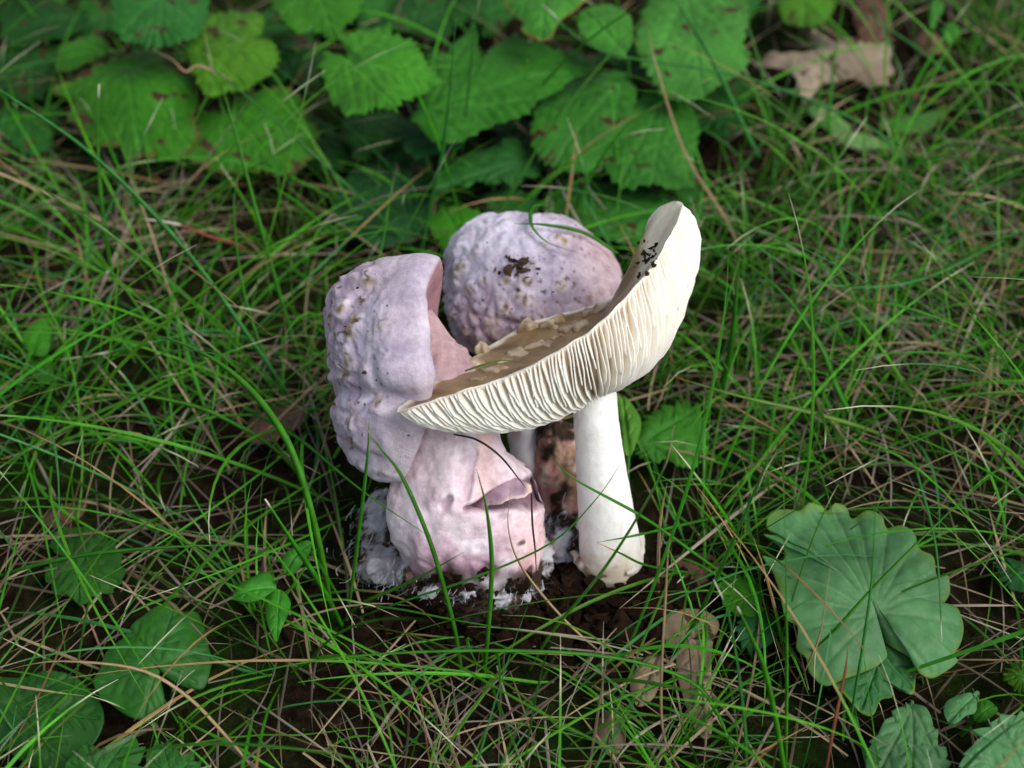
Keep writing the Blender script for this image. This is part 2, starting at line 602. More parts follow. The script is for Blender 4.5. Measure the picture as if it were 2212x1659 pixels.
dz, kz = seg_d(px, py, (1004, 1102), (1165, 1058))
dz = dz + 10 * noise(V, 1.2, 8)
cut = np.where(front, sstep(14 + 34 * kz, 5 + 20 * kz, dz), 0)
dy, ky = seg_d(px, py, (1004, 1000), (1012, 1095))
cut2 = np.where(front, sstep(980, 992, px + 9 * noise(V, 2.4, 3)) * sstep(1120, 1085, py) * sstep(1090, 1040, px), 0)
dc, kc = seg_d(px, py, (1022, 980), (1008, 1075))
cleft = np.where(front, sstep(13, 3, dc + 6 * noise(V, 2.2, 9)), 0)
dh, kh = seg_d(px, py, (955, 1095), (970, 1080))
cut3 = np.where(front, sstep(12, 4, dh), 0)
lump = fbm(V, 0.55, 3, 60)
low = sstep(1120, 1250, py)
V = V + N * (0.16 * lump + (0.02 + 0.03 * low) * (1 - 2 * np.abs(noise(V, 2.3, 61))) + 0.018 * fbm(V, 5, 3, 62))[:, None]
fib = noise(V * np.array([3.2, 3.2, 0.7]), 1.5, 68)
V = V + N * (0.022 * fib + 0.05 * (cobbles(V, 150, 12) - 1) * low)[:, None]
V = V + FW * (0.85 * cut + 0.16 * cut2 + 0.12 * cleft + 0.22 * cut3)[:, None]
V = V + N * (0.10 * fbm(V, 1.5, 3, 69) * cut2)[:, None]
c = lerp(np.repeat(PALEPINK[None], len(V), 0), np.array([0.78, 0.72, 0.78]), 0.4 + fbm(V, 0.9, 3, 63))
c = lerp(c, np.array([0.52, 0.33, 0.42]), sstep(0.05, 0.45, noise(V, 1.1, 64)) * (0.2 + 0.7 * low))
c = lerp(c, np.array([0.50, 0.36, 0.43]), sstep(0.1, 0.5, fib) * 0.35)
c = lerp(c, np.array([0.45, 0.20, 0.24]), sstep(0.25, 0.5, noise(V, 1.6, 67)) * low * 0.7)
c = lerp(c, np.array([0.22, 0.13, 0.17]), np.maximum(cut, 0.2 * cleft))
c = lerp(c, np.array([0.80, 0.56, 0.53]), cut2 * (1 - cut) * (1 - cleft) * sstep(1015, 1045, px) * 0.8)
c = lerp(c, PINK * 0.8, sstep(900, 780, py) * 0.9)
c = lerp(c, np.array([0.80, 0.50, 0.48]), sstep(1085, 1150, px) * sstep(1080, 1150, py) * 0.55)
c = lerp(c, DIRT, sstep(1205, 1275, py + 60 * noise(V, 1.3, 65)) * 0.95)
c = lerp(c, DIRT * 2, sstep(0.52, 0.62, noise(V, 2.6, 66)) * sstep(1050, 1140, px) * 0.9)
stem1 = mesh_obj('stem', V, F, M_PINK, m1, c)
STEM1_V = V

# torn flap of flesh lying across the slit, and the pale shreds above it
def slab(name, top, bot, thick, mat, parent, colf, seed, K=30, J=10):
    """a curved strip between two pixel polylines (x,y,depth), with thickness"""
    A = spline([pw(*p) for p in top], K); B = spline([pw(*p) for p in bot], K)
    rows = []
    for j in range(J):
        s = j / (J - 1)
        R = A * (1 - s) + B * s - FW * (math.sin(s * math.pi) * thick * 0.9)
        rows.append(R)
    Vf = np.array(rows).reshape(-1, 3)
    Vf += FW * (0.09 * noise(Vf, 2.4, seed))[:, None] + UP * (0.07 * fbm(Vf, 2.5, 3, seed + 1))[:, None] + RT * (0.07 * fbm(Vf, 2.5, 3, seed + 2))[:, None]
    n = len(Vf)
    V = np.vstack([Vf, Vf + FW * thick])
    F = grid_faces(J, K, False) + grid_faces(J, K, False, n, True)
    rim = [j for j in range(K)] + [r * K + K - 1 for r in range(1, J)] + [(J - 1) * K + j for j in range(K - 2, -1, -1)] + [r * K for r in range(J - 2, 0, -1)]
    for a, b_ in zip(rim, rim[1:] + rim[:1]): F.append((a, a + n, b_ + n, b_))
    s = np.tile(np.repeat(np.linspace(0, 1, J), K), 2)
    k = np.tile(np.tile(np.linspace(0, 1, K), J), 2)
    return mesh_obj(name, V, F, mat, parent, colf(s, k, V))


def flap_col(s, k, V):
    c = lerp(np.repeat(np.array([[0.20, 0.13, 0.17]]), len(V), 0), np.array([0.40, 0.29, 0.36]), 0.5 + 1.2 * noise(V * np.array([1, 1, 4]), 2.2, 71))
    c = lerp(c, np.array([0.72, 0.60, 0.50]), sstep(0.82, 0.95, s) * sstep(0.2, 0.6, k))
    return lerp(c, np.array([0.75, 0.60, 0.48]), sstep(0.9, 0.97, k))


slab('torn_flap', [(1004, 1098, 33.7), (1040, 1058, 33.5), (1078, 1032, 33.4), (1116, 1030, 33.4), (1150, 1050, 33.4)],
     [(1006, 1112, 33.5), (1046, 1100, 33.15), (1090, 1085, 32.95), (1124, 1074, 33.0), (1152, 1062, 33.3)], 0.06, M_PINK, m1, flap_col, 5)

def felt_lump(name, spec, mat, parent, colf, seed, amp=0.16, freq=1.6, M=70, K=50):
    """spec: (x,y,depth, rx,ry px, half thickness cm)"""
    x, y, d, rx, ry, tz = spec
    c0 = pw(x, y, d)
    a, b_ = rx / FPX * d, ry / FPX * d
    V = []
    for k in range(K):
        ph = math.pi * k / (K - 1)
        for j in range(M):
            th = 2 * math.pi * j / M
            V.append(c0 + RT * a * math.sin(ph) * math.cos(th) + UP * b_ * math.cos(ph) - FW * tz * math.sin(ph) * math.sin(th))
    V = np.array(V); F = grid_faces(K, M)
    N = normals(V, F)
    V = V + N * (amp * fbm(V, freq, 5, seed) + 0.3 * amp * (1 - 2 * np.abs(noise(V, freq * 3.3, seed + 4))))[:, None]
    return mesh_obj(name, V, F, mat, parent, colf(V))


def myc_col(V, base=np.array([0.50, 0.51, 0.56]), dirt=0.0, seed=80):
    c = np.repeat(base[None], len(V), 0)
    k = fbm(V, 1.3, 4, seed)
    c = lerp(c, DIRT * 1.4, sstep(0.0 - dirt, 0.35 - dirt, k))
    return lerp(c, np.array([0.45, 0.30, 0.26]), sstep(0.25, 0.6, noise(V, 1.9, seed + 6)) * 0.6)


for j, (sp, dirt) in enumerate([((835, 1130, 36.0, 55, 65, 0.8), 0.12), ((850, 1215, 35.7, 75, 48, 0.7), 0.02), ((900, 1240, 34.5, 42, 34, 0.4), 0.10), ((950, 1268, 34.2, 40, 28, 0.4), 0.16), ((1010, 1275, 34.0, 42, 30, 0.35), -0.02), ((1075, 1276, 34.1, 44, 26, 0.4), 0.12), ((1130, 1258, 34.5, 36, 36, 0.4), 0.02), ((1160, 1205, 35.2, 28, 55, 0.5), 0.1)]):
    felt_lump('mycelium', sp, M_MYC, m1, lambda V: myc_col(V, dirt=dirt, seed=80 + j), 90 + j, 0.20, 2.0)

# ------------------------------------------------------------------ the domed lilac mushroom behind
m2 = thing('lilac_mushroom', 'bumpy domed lilac mushroom with soil crumbs on its cap, behind the upturned white one', 'mushroom', gp(1195, 1140, 0))
secs = [((972, 528), (980, 640), (985, 735), 1.15), ((1045, 467), (1060, 640), (1060, 775), 1.9), ((1130, 457), (1140, 635), (1150, 785), 2.25), ((1210, 468), (1225, 625), (1235, 765), 2.15), ((1278, 505), (1290, 605), (1300, 720), 1.75), ((1325, 550), (1332, 600), (1335, 655), 1.0)]
D2 = 38.0
L2 = []
for (T, C, B, r) in secs:
    cx, cy = C
    a = 0.7071
    mt = (cx + (T[0] - cx) * a, cy + (T[1] - cy) * a); mb = (cx + (B[0] - cx) * a, cy + (B[1] - cy) * a)
    L2.append([pw(T[0], T[1], D2 + .3), pw(mt[0], mt[1], D2 + .3 - r * a), pw(cx, cy, D2 - r), pw(mb[0], mb[1], D2 - .3 - r * a), pw(B[0], B[1], D2 - .3), pw(mb[0], mb[1], D2 + r * a), pw(cx, cy, D2 + r), pw(mt[0], mt[1], D2 + .3 + r * a)])
V, F, u = loft(L2, 210, 200, pw(946, 640, D2), pw(1347, 592, D2))
wp = [(1066, 487), (975, 535), (1010, 505), (1100, 470), (1160, 470), (1205, 470), (1240, 490), (1265, 500), (985, 570), (1020, 540), (970, 600), (1000, 620), (1035, 595), (965, 655), (1000, 680), (1030, 650), (1045, 700), (985, 715), (1020, 735), (1075, 660), (1100, 690), (1060, 735), (1130, 600), (1150, 560), (1218, 605), (1290, 640), (1310, 625), (1130, 650), (1180, 520), (1215, 510), (1090, 740), (955, 690), (1110, 620), (1080, 600)]
wc = [pick(V, *p) for p in wp]
px, py, dd = proj(V)
V, c = lilac_skin(V, F, wc, 0.24, 4, 1.1, np.clip(sstep(600, 690, py) + sstep(1010, 960, px) + sstep(500, 465, py), 0.15, 1))
px, py, dd = proj(V)
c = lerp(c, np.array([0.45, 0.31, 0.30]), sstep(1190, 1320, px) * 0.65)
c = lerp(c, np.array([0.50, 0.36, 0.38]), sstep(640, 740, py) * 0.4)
c = lerp(c, np.array([0.72, 0.70, 0.80]), sstep(600, 520, py) * sstep(1230, 1130, px) * 0.55)  # light on the dome's upper left, painted in as a paler lilac
dsm = np.hypot((px - 1110) / 45, (py - 575) / 30) + 0.6 * noise(V, 2.2, 33)
c = lerp(c, DIRT * 1.6, sstep(0.62, 0.42, dsm) * sstep(-0.1, 0.2, noise(V, 4.2, 34)) * 0.9)
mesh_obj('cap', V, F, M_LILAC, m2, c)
CAP2_V = V
V, F, u = tube_skin([(1140, 740, 38.0, 42), (1136, 860, 37.3, 40), (1134, 950, 37.0, 36), (1146, 1020, 36.8, 38), (1172, 1085, 36.7, 44), (1190, 1150, 36.8, 40)], 60, 60)
V, F = cap_ends(V, F, 60, 60)
N = normals(V, F)
V = V + N * (0.06 * fbm(V, 1.4, 3, 100))[:, None]
c = lerp(np.repeat(np.array([[0.62, 0.60, 0.66]]), len(V), 0), np.array([0.45, 0.30, 0.25]), sstep(0.0, 0.5, noise(V, 1.3, 101)))
mesh_obj('stem', V, F, M_STEM, m2, c)


def bulb_col(V):
    c = lerp(np.repeat(np.array([[0.34, 0.23, 0.15]]), len(V), 0), np.array([0.58, 0.30, 0.27]), sstep(0.0, 0.4, noise(V, 0.9, 111)))
    px, py, dd = proj(V)
    c = lerp(c, np.array([0.62, 0.36, 0.34]), sstep(990, 930, py) * 0.8)
    c = lerp(c, np.array([0.55, 0.47, 0.36]), sstep(0.1, 0.5, fbm(V, 1.6, 3, 112)))
    return lerp(c, DIRT * 1.5, sstep(0.05, 0.4, fbm(V, 1.2, 4, 113)))


felt_lump('bulb', (1212, 1035, 36.6, 62, 125, 0.75), M_PINK, m2, bulb_col, 115, 0.2, 1.3, 90, 80)
felt_lump('mycelium', (1215, 1165, 36.1, 42, 62, 0.55), M_MYC, m2, lambda V: myc_col(V, np.array([0.66, 0.69, 0.80]), 0.05, 118), 119, 0.2)

# ------------------------------------------------------------------ the white gilled mushroom propped in front
m3 = thing('white_mushroom', 'white mushroom with upturned gilled cap and smooth white stem leaning on lilac mushrooms', 'mushroom', gp(1322, 1243, 0))
RIM = [(857, 890, 31.2), (960, 856, 30.9), (1085, 816, 30.9), (1195, 762, 30.9), (1284, 706, 31.1), (1376, 614, 31.6), (1440, 522, 32.2), (1474, 438, 33.2), (1408, 462, 34.2), (1376, 562, 34.8), (1340, 632, 35.2), (1262, 664, 35.6), (1160, 692, 35.6), (1065, 742, 35.3), (980, 800, 34.0), (908, 846, 32.4)]
MID = [(1010, 930, 31.9), (1080, 938, 31.7), (1155, 920, 31.8), (1228, 884, 31.9), (1308, 832, 31.9), (1392, 786, 32.1), (1466, 716, 32.5), (1502, 590, 33.0), (1440, 650, 34.0), (1400, 700, 34.3), (1350, 740, 34.6), (1280, 770, 34.8), (1210, 800, 34.8), (1150, 830, 34.5), (1090, 870, 33.8), (1040, 905, 32.9)]
HUB = []
for k in range(16):
    a = math.pi * (1 + k / 7.0) if k <= 7 else math.pi * 2 + math.pi * (k - 7) / 9.0
    HUB.append((1284 + 44 * math.cos(a), 842 - 14 * math.sin(a) - 7 * math.cos(a), 33.4 + 0.5 * math.sin(a)))
RIMs, MIDs, HUBs = [np.array([pw(*p) for p in L]) for L in (RIM, MID, HUB)]
TOPC = pw(1250, 764, 33.4)


def loop_at(P, th):
    m = len(P); s = (th % 1.0) * m; i = int(s)
    return cr(P[(i - 1) % m], P[i % m], P[(i + 1) % m], P[(i + 2) % m], s - i)


def under(th, u):
    h, md, r = loop_at(HUBs, th), loop_at(MIDs, th), loop_at(RIMs, th)
    return h * (1 - u) * (1 - 2 * u) + md * 4 * u * (1 - u) + r * u * (2 * u - 1)


_ff = np.fft.fft(np.array([loop_at(RIMs, q / 64) for q in range(64)]), axis=0)
_ff[3:-2] = 0
RIML = np.real(np.fft.ifft(_ff, axis=0))


def top(th, u):
    r = loop_at(RIMs, th) * u * u + 0.55 * loop_at(RIML, th) * (1 - u * u) + 0.45 * loop_at(RIMs, th) * (1 - u * u)
    q = TOPC * (1 - u) + r * u
    return q + (UP * 0.75 - RT * 0.55) * (-0.04 * math.sin(math.pi * u))


def flesh(th, u):
    a, q = under(th, u), top(th, u)
    L = np.linalg.norm(q - a) + 1e-6
    prof = 0.45 + 0.55 * math.sin(math.pi * min(1.0, u / 0.9)) if u < 0.45 else (1 - 0.5 * ((u - 0.45) / 0.5) ** 2 if u < 0.95 else 0.5 * max(0.0, (1 - u) / 0.05))
    return a + (q - a) / L * min(0.36 * prof, 0.55 * L)


M, K = 240, 44
ths = np.arange(M) / M
rows, cols = [], []
for k in range(K):                       # top skin, centre to rim
    s = (k / (K - 1)) ** 0.8
    rows.append([top(th, s) for th in ths]); cols.append(np.full(M, s))
rows.append([loop_at(RIMs, th) * 0.992 + flesh(th, 0.97) * 0.008 for th in ths]); cols.append(np.full(M, 2.0))
for k in range(K):                       # gill-bearing flesh, rim to hub
    s = 0.985 * (1 - k / (K - 1))
    rows.append([flesh(th, s) for th in ths]); cols.append(np.full(M, 2.0 + (1 - s)))
V = np.array(rows).reshape(-1, 3); U = np.concatenate(cols)
F = grid_faces(2 * K + 1, M)
Nn = normals(V, F)
edge = sstep(0.9, 1.0, np.where(U <= 1, U, 3 - U))
V = V + Nn * (0.035 * fbm(V, 1.3, 3, 130) * (U <= 1))[:, None] + (UP * 0.75 - RT * 0.4) * (0.035 * edge * noise(V, 2.2, 131))[:, None]
px, py, dd = proj(V)
tan = lerp(np.repeat(np.array([[0.145, 0.088, 0.032]]), len(V), 0), np.array([0.30, 0.205, 0.095]), 0.45 + fbm(V, 1.1, 4, 132))
tan = lerp(tan, np.array([0.76, 0.70, 0.56]), np.maximum(sstep(0.91, 0.98, U + 0.03 * noise(V, 2.5, 133)), sstep(1370, 1410, px + 30 * noise(V, 1.0, 134))))
c = np.where((U <= 1)[:, None], tan, np.array([0.66, 0.51, 0.37]))
c = lerp(c, WHITE * np.array([1, .98, .9]), (U >= 2.0) * sstep(2.07, 2.02, U))
cap3 = mesh_obj('cap', V, F, M_TOP, m3, c)
cap3['_org'] = [float(v) for v in m3['_org']]
cap3.location = (0, 0, 0)
cap3.data.transform(__import__('mathutils').Matrix.Translation(-Vector(np.array(m3['_org']) * S)))
TOPV, TOPN, TOPU = V[:K * M], Nn[:K * M], U[:K * M]

# gills: a thin blade each, full ones alternating with short ones
def gill(th, u0, seed):
    r = np.random.default_rng(seed)
    K = 16
    V = []
    wob = r.uniform(-1, 1, 4)
    uu = np.linspace(u0, 0.982, K)
    for k, u_ in enumerate(uu):
        s = k / (K - 1)
        dth = 0.0019 * (wob[0] * math.sin(5 * u_ + wob[1] * 3) + 1.3 * wob[2] * math.sin(13 * u_ + wob[3] * 6) * u_ + 1.5 * max(0, u_ - 0.72) / 0.28 * math.sin(9 * u_ + 4 * wob[1]))
        e = under(th + dth, u_)
        f = flesh(th + dth * 0.3, u_)
        e2 = under(th + dth + 0.002, u_)
        sd_ = e2 - e; sd_ /= np.linalg.norm(sd_) + 1e-9
        grow = min(1.0, (s / 0.25) ** 0.7) if u0 > 0.1 else 1.0
        grow *= (1 - 0.15 * r.uniform(0, 1)) * (1 - 0.6 * max(0, (s - 0.92) / 0.08))
        e = f + (e - f) * grow
        f = f - (e - f) * 0.15
        wt = 0.026 * (0.55 + 0.45 * u_) * (0.3 + 0.7 * grow)
        V += [f - sd_ * wt * 1.2, e - sd_ * wt * 0.75, e + sd_ * wt * 0.75, f + sd_ * wt * 1.2]
    F = []
    for k in range(K - 1):
        for j in range(3):
            a = k * 4 + j
            F.append((a, a + 1, a + 5, a + 4))
    F += [(0, 3, 2, 1), tuple((K - 1) * 4 + j for j in (0, 1, 2, 3))]
    V = np.array(V)
    e = np.tile([0, 1, 1, 0], K)
    c = lerp(np.repeat(np.array([[0.74, 0.61, 0.47]]), len(V), 0), np.array([0.86, 0.83, 0.76]), e * 1.0)
    c = c * r.uniform(0.94, 1.03)
    return mesh_obj('gill', V, F, M_GILL, cap3, c)


th, j = 0.0, 0
while th < 1.0:
    near = th < 0.46
    gill(th, 0.0 if j % 2 == 0 else (0.52 if j % 4 == 1 else 0.34) + 0.12 * random.random(), 500 + j)
    th += (0.0054 if near else 0.0092) * random.uniform(0.82, 1.18)
    j += 1

# warts on the tan skin
for j, (x, y, r, h) in enumerate([(1016, 782, 0.3, 0.16), (1036, 750, 0.24, 0.2), (1140, 700, 0.27, 0.2), (1184, 696, 0.24, 0.1), (1206, 684, 0.22, 0.12), (1222, 704, 0.24, 0.08), (1246, 700, 0.3, 0.1), (1264, 670, 0.24, 0.1), (1118, 752, 0.36, 0.06), (1152, 740, 0.24, 0.06), (1064, 790, 0.34, 0.08), (1180, 735, 0.2, 0.05), (1088, 772, 0.2, 0.05), (1292, 660, 0.22, 0.1), (1210, 715, 0.2, 0.05), (1030, 812, 0.2, 0.05)]):
    q = pick(TOPV, x, y, 9)
    i = np.argmin(np.linalg.norm(TOPV - q, axis=1))
    V, F = wart_mesh(q, TOPN[i] * (1 if TOPN[i] @ UP > -0.2 else -1), r * 0.85, h * 1.5, 20 + j)
    c = lerp(np.repeat(np.array([[0.26, 0.18, 0.09]]), len(V), 0), np.array([0.54, 0.45, 0.32]), 0.5 + 1.3 * noise(V, 4, 140))
    mesh_obj('wart', V, F, M_TOP, cap3, c)

V, F, u = tube_skin([(1285, 826, 33.35, 40), (1285, 850, 33.4, 47), (1288, 900, 33.6, 49), (1293, 960, 33.9, 51), (1300, 1020, 34.2, 54), (1307, 1080, 34.5, 58), (1313, 1140, 34.8, 63), (1317, 1185, 35.05, 66), (1318, 1205, 35.2, 67), (1318, 1216, 35.3, 65), (1318, 1224, 35.4, 58)], 120, 130)
V, F = cap_ends(V, F, 120, 130)
N = normals(V, F)
px, py, dd = proj(V)
V = V + N * (0.022 * fbm(V, 0.7, 2, 150) + 0.008 * noise(V, 7, 151) + 0.03 * sstep(1150, 1235, py) * fbm(V, 2, 3, 152))[:, None]
c = lerp(np.repeat(WHITE[None], len(V), 0), np.array([0.74, 0.70, 0.62]), sstep(1130, 1230, py + 30 * noise(V, 1, 153)) * 0.7)
fibw = noise(V * np.array([4, 4, 0.5]), 1.6, 156)
c = lerp(c, np.array([0.66, 0.62, 0.55]), sstep(0.1, 0.5, fibw) * 0.4)
c = lerp(c, np.array([0.45, 0.34, 0.2]), sstep(1190, 1235, py + 25 * noise(V, 2.4, 154)) * 0.6)
c = lerp(c, DIRT, sstep(0.3, 0.5, noise(V, 2.8, 155)) * sstep(1190, 1240, py) * 0.8)
mesh_obj('stem', V, F, M_STEM, m3, c)
V, F, u = tube_skin([(1236, 1190, 35.4, 8), (1256, 1218, 35.0, 13), (1290, 1232, 34.7, 12), (1330, 1233, 34.6, 11), (1368, 1222, 34.8, 14), (1386, 1195, 35.1, 11), (1388, 1150, 35.2, 5)], 24, 60, 0.7)
V, F = cap_ends(V, F, 24, 60)
V = V + normals(V, F) * (0.12 * fbm(V, 2, 4, 160))[:, None]
c = lerp(np.repeat(np.array([[0.70, 0.66, 0.58]]), len(V), 0), np.array([0.20, 0.14, 0.08]), sstep(-0.1, 0.4, fbm(V, 1.8, 3, 161)))
mesh_obj('volva', V, F, M_MYC, m3, c)

# soil crumbs that stick to the caps
r = np.random.default_rng(5)
pts, sz = [], []
for j in range(95):
    a, q = r.uniform(0, 6.28), abs(r.normal(0, 1))
    x, y = 1105 + 28 * q * math.cos(a) + 10, 575 + 20 * q * math.sin(a)
    pts.append(pick(CAP2_V, x, y, 6)); sz.append(0.012 + 0.10 * r.random() ** 3 * (1.4 if q < 0.8 else 0.6))
for j in range(45):
    x, y = r.uniform(960, 1330), r.uniform(480, 730)
    pts.append(pick(CAP2_V, x, y, 8)); sz.append(r.uniform(0.012, 0.034))
tag(crumbs('soil_crumbs', pts, sz, M_SOILC, (0.05, 0.032, 0.02), None, 3), 'dark crumbs of soil sticking to the domed lilac cap', 'soil', kind='stuff')
pts, sz = [], []
for j in range(60):
    x = r.uniform(695, 900) if j % 3 == 0 else 695 + abs(r.normal(0, 55)); y = r.uniform(570, 1010)
    q = pick(CAP1_V, x, y, 8)
    pts.append(q); sz.append(0.007 + 0.035 * r.random() ** 3)
tag(crumbs('soil_crumbs', pts, sz, M_SOILC, (0.11, 0.075, 0.045), None, 9), 'tiny brown crumbs scattered on the drooping lilac cap', 'soil', kind='stuff')
pts, sz = [], []
for j in range(40):
    x, y = r.normal(1392, 12), r.normal(555, 18)
    q = pick(TOPV, min(x, 1415), y, 9)
    pts.append(q - FW * 0.02); sz.append(r.uniform(0.02, 0.08))
tag(crumbs('soil_crumbs', pts, sz, M_SOILC, (0.028, 0.018, 0.011), None, 4), 'dark soil clinging to the turned-up end of the white cap', 'soil', kind='stuff')
pts, sz = [], []
_x, _y, _d = proj(STEM1_V)
_c = np.where((_y > 1205) & (_d < 35.0) & (fbm(STEM1_V, 1.3, 3, 65) + (_y - 1262) / 45 > 0))[0]
for i_ in r.choice(_c, 900):
    pts.append(STEM1_V[i_]); sz.append(0.02 + 0.14 * r.random() ** 3)
tag(crumbs('soil_crumbs', pts, sz, M_SOILC, (0.022, 0.014, 0.009), None, 8), 'soil crumbs stuck to the underside of the pink bulb', 'soil', kind='stuff')
pts, sz = [], []
for j in range(2600):
    x, y = r.normal(1150, 190), r.normal(1285, 45)
    if y < 1225 and x < 1420: continue
    p = gp(x, y, 0); p[2] = ground_z(p[0], p[1]) + r.uniform(0, 0.3 + 0.5 * math.exp(-((y - 1290) / 30) ** 2) * (850 < x < 1420))
    pts.append(p); sz.append(0.03 + 0.26 * r.random() ** 2.5)
for j in range(520):
    x, y = r.uniform(1222, 1412), r.uniform(1224, 1262)
    p = gp(x, y, 0); p[2] = ground_z(p[0], p[1]) + r.uniform(0, 0.5)
    pts.append(p); sz.append(0.03 + 0.16 * r.random() ** 2)
tag(crumbs('soil_clods', pts, sz, M_SOILC, (0.017, 0.010, 0.0065), None, 6), 'dark crumbled soil dug up around the mushroom bases', 'soil', kind='stuff')
# cottony threads round the bulb
def threads(cen, n, seed, col):
    r = np.random.default_rng(seed)
    V, F = [], []
    for j in range(n):
        x, y, d, rx, ry = cen[r.integers(len(cen))]
        p = pw(x + r.normal(0, rx), y + r.normal(0, ry), d + r.normal(0, 0.25))
        p[2] = max(p[2], 0.05)
        a = r.normal(0, 1, 3); a /= np.linalg.norm(a); c_ = r.normal(0, 1, 3) * 0.5
        L, wd = r.uniform(0.15, 0.5), r.uniform(0.004, 0.010)
        sdv = np.cross(a, [0.3, 0.8, 0.5]); sdv /= np.linalg.norm(sdv)
        k0 = len(V)
        for s_ in np.linspace(-0.5, 0.5, 5):
            q = p + a * L * s_ + c_ * L * (s_ * s_ - 0.1)
            V += [q + sdv * wd, q - sdv * wd]
        F += [(k0 + 2 * e, k0 + 2 * e + 1, k0 + 2 * e + 3, k0 + 2 * e + 2) for e in range(4)]
    return mesh_obj('mycelium_threads', np.array(V), F, M_MYC, None, np.repeat(np.array([col]), len(V), 0))


tag(threads([(835, 1130, 35.2, 30, 38), (850, 1215, 35.0, 45, 26), (800, 1180, 35.4, 28, 40), (905, 1250, 34.2, 40, 16), (1010, 1280, 33.9, 60, 12), (1110, 1275, 34.2, 40, 14), (1215, 1160, 35.7, 26, 36)], 1100, 31, (0.50, 0.51, 0.56)), 'cottony white fungus threads in the soil round the pink bulb', 'mycelium', kind='stuff')
# ------------------------------------------------------------------ leaves
G_MID = np.array([0.034, 0.175, 0.009]); G_YEL = np.array([0.060, 0.195, 0.010]); G_LIT = np.array([0.045, 0.205, 0.022])
G_TEAL = np.array([0.014, 0.095, 0.022]); G_WAX = np.array([0.070, 0.205, 0.075]); G_DRK = np.array([0.010, 0.062, 0.007])  # last green carries the shade under the leaf cluster in its colour
TANL = np.array([0.26, 0.21, 0.155]); BRN = np.array([0.10, 0.055, 0.035]); GREYB = np.array([0.17, 0.125, 0.085])


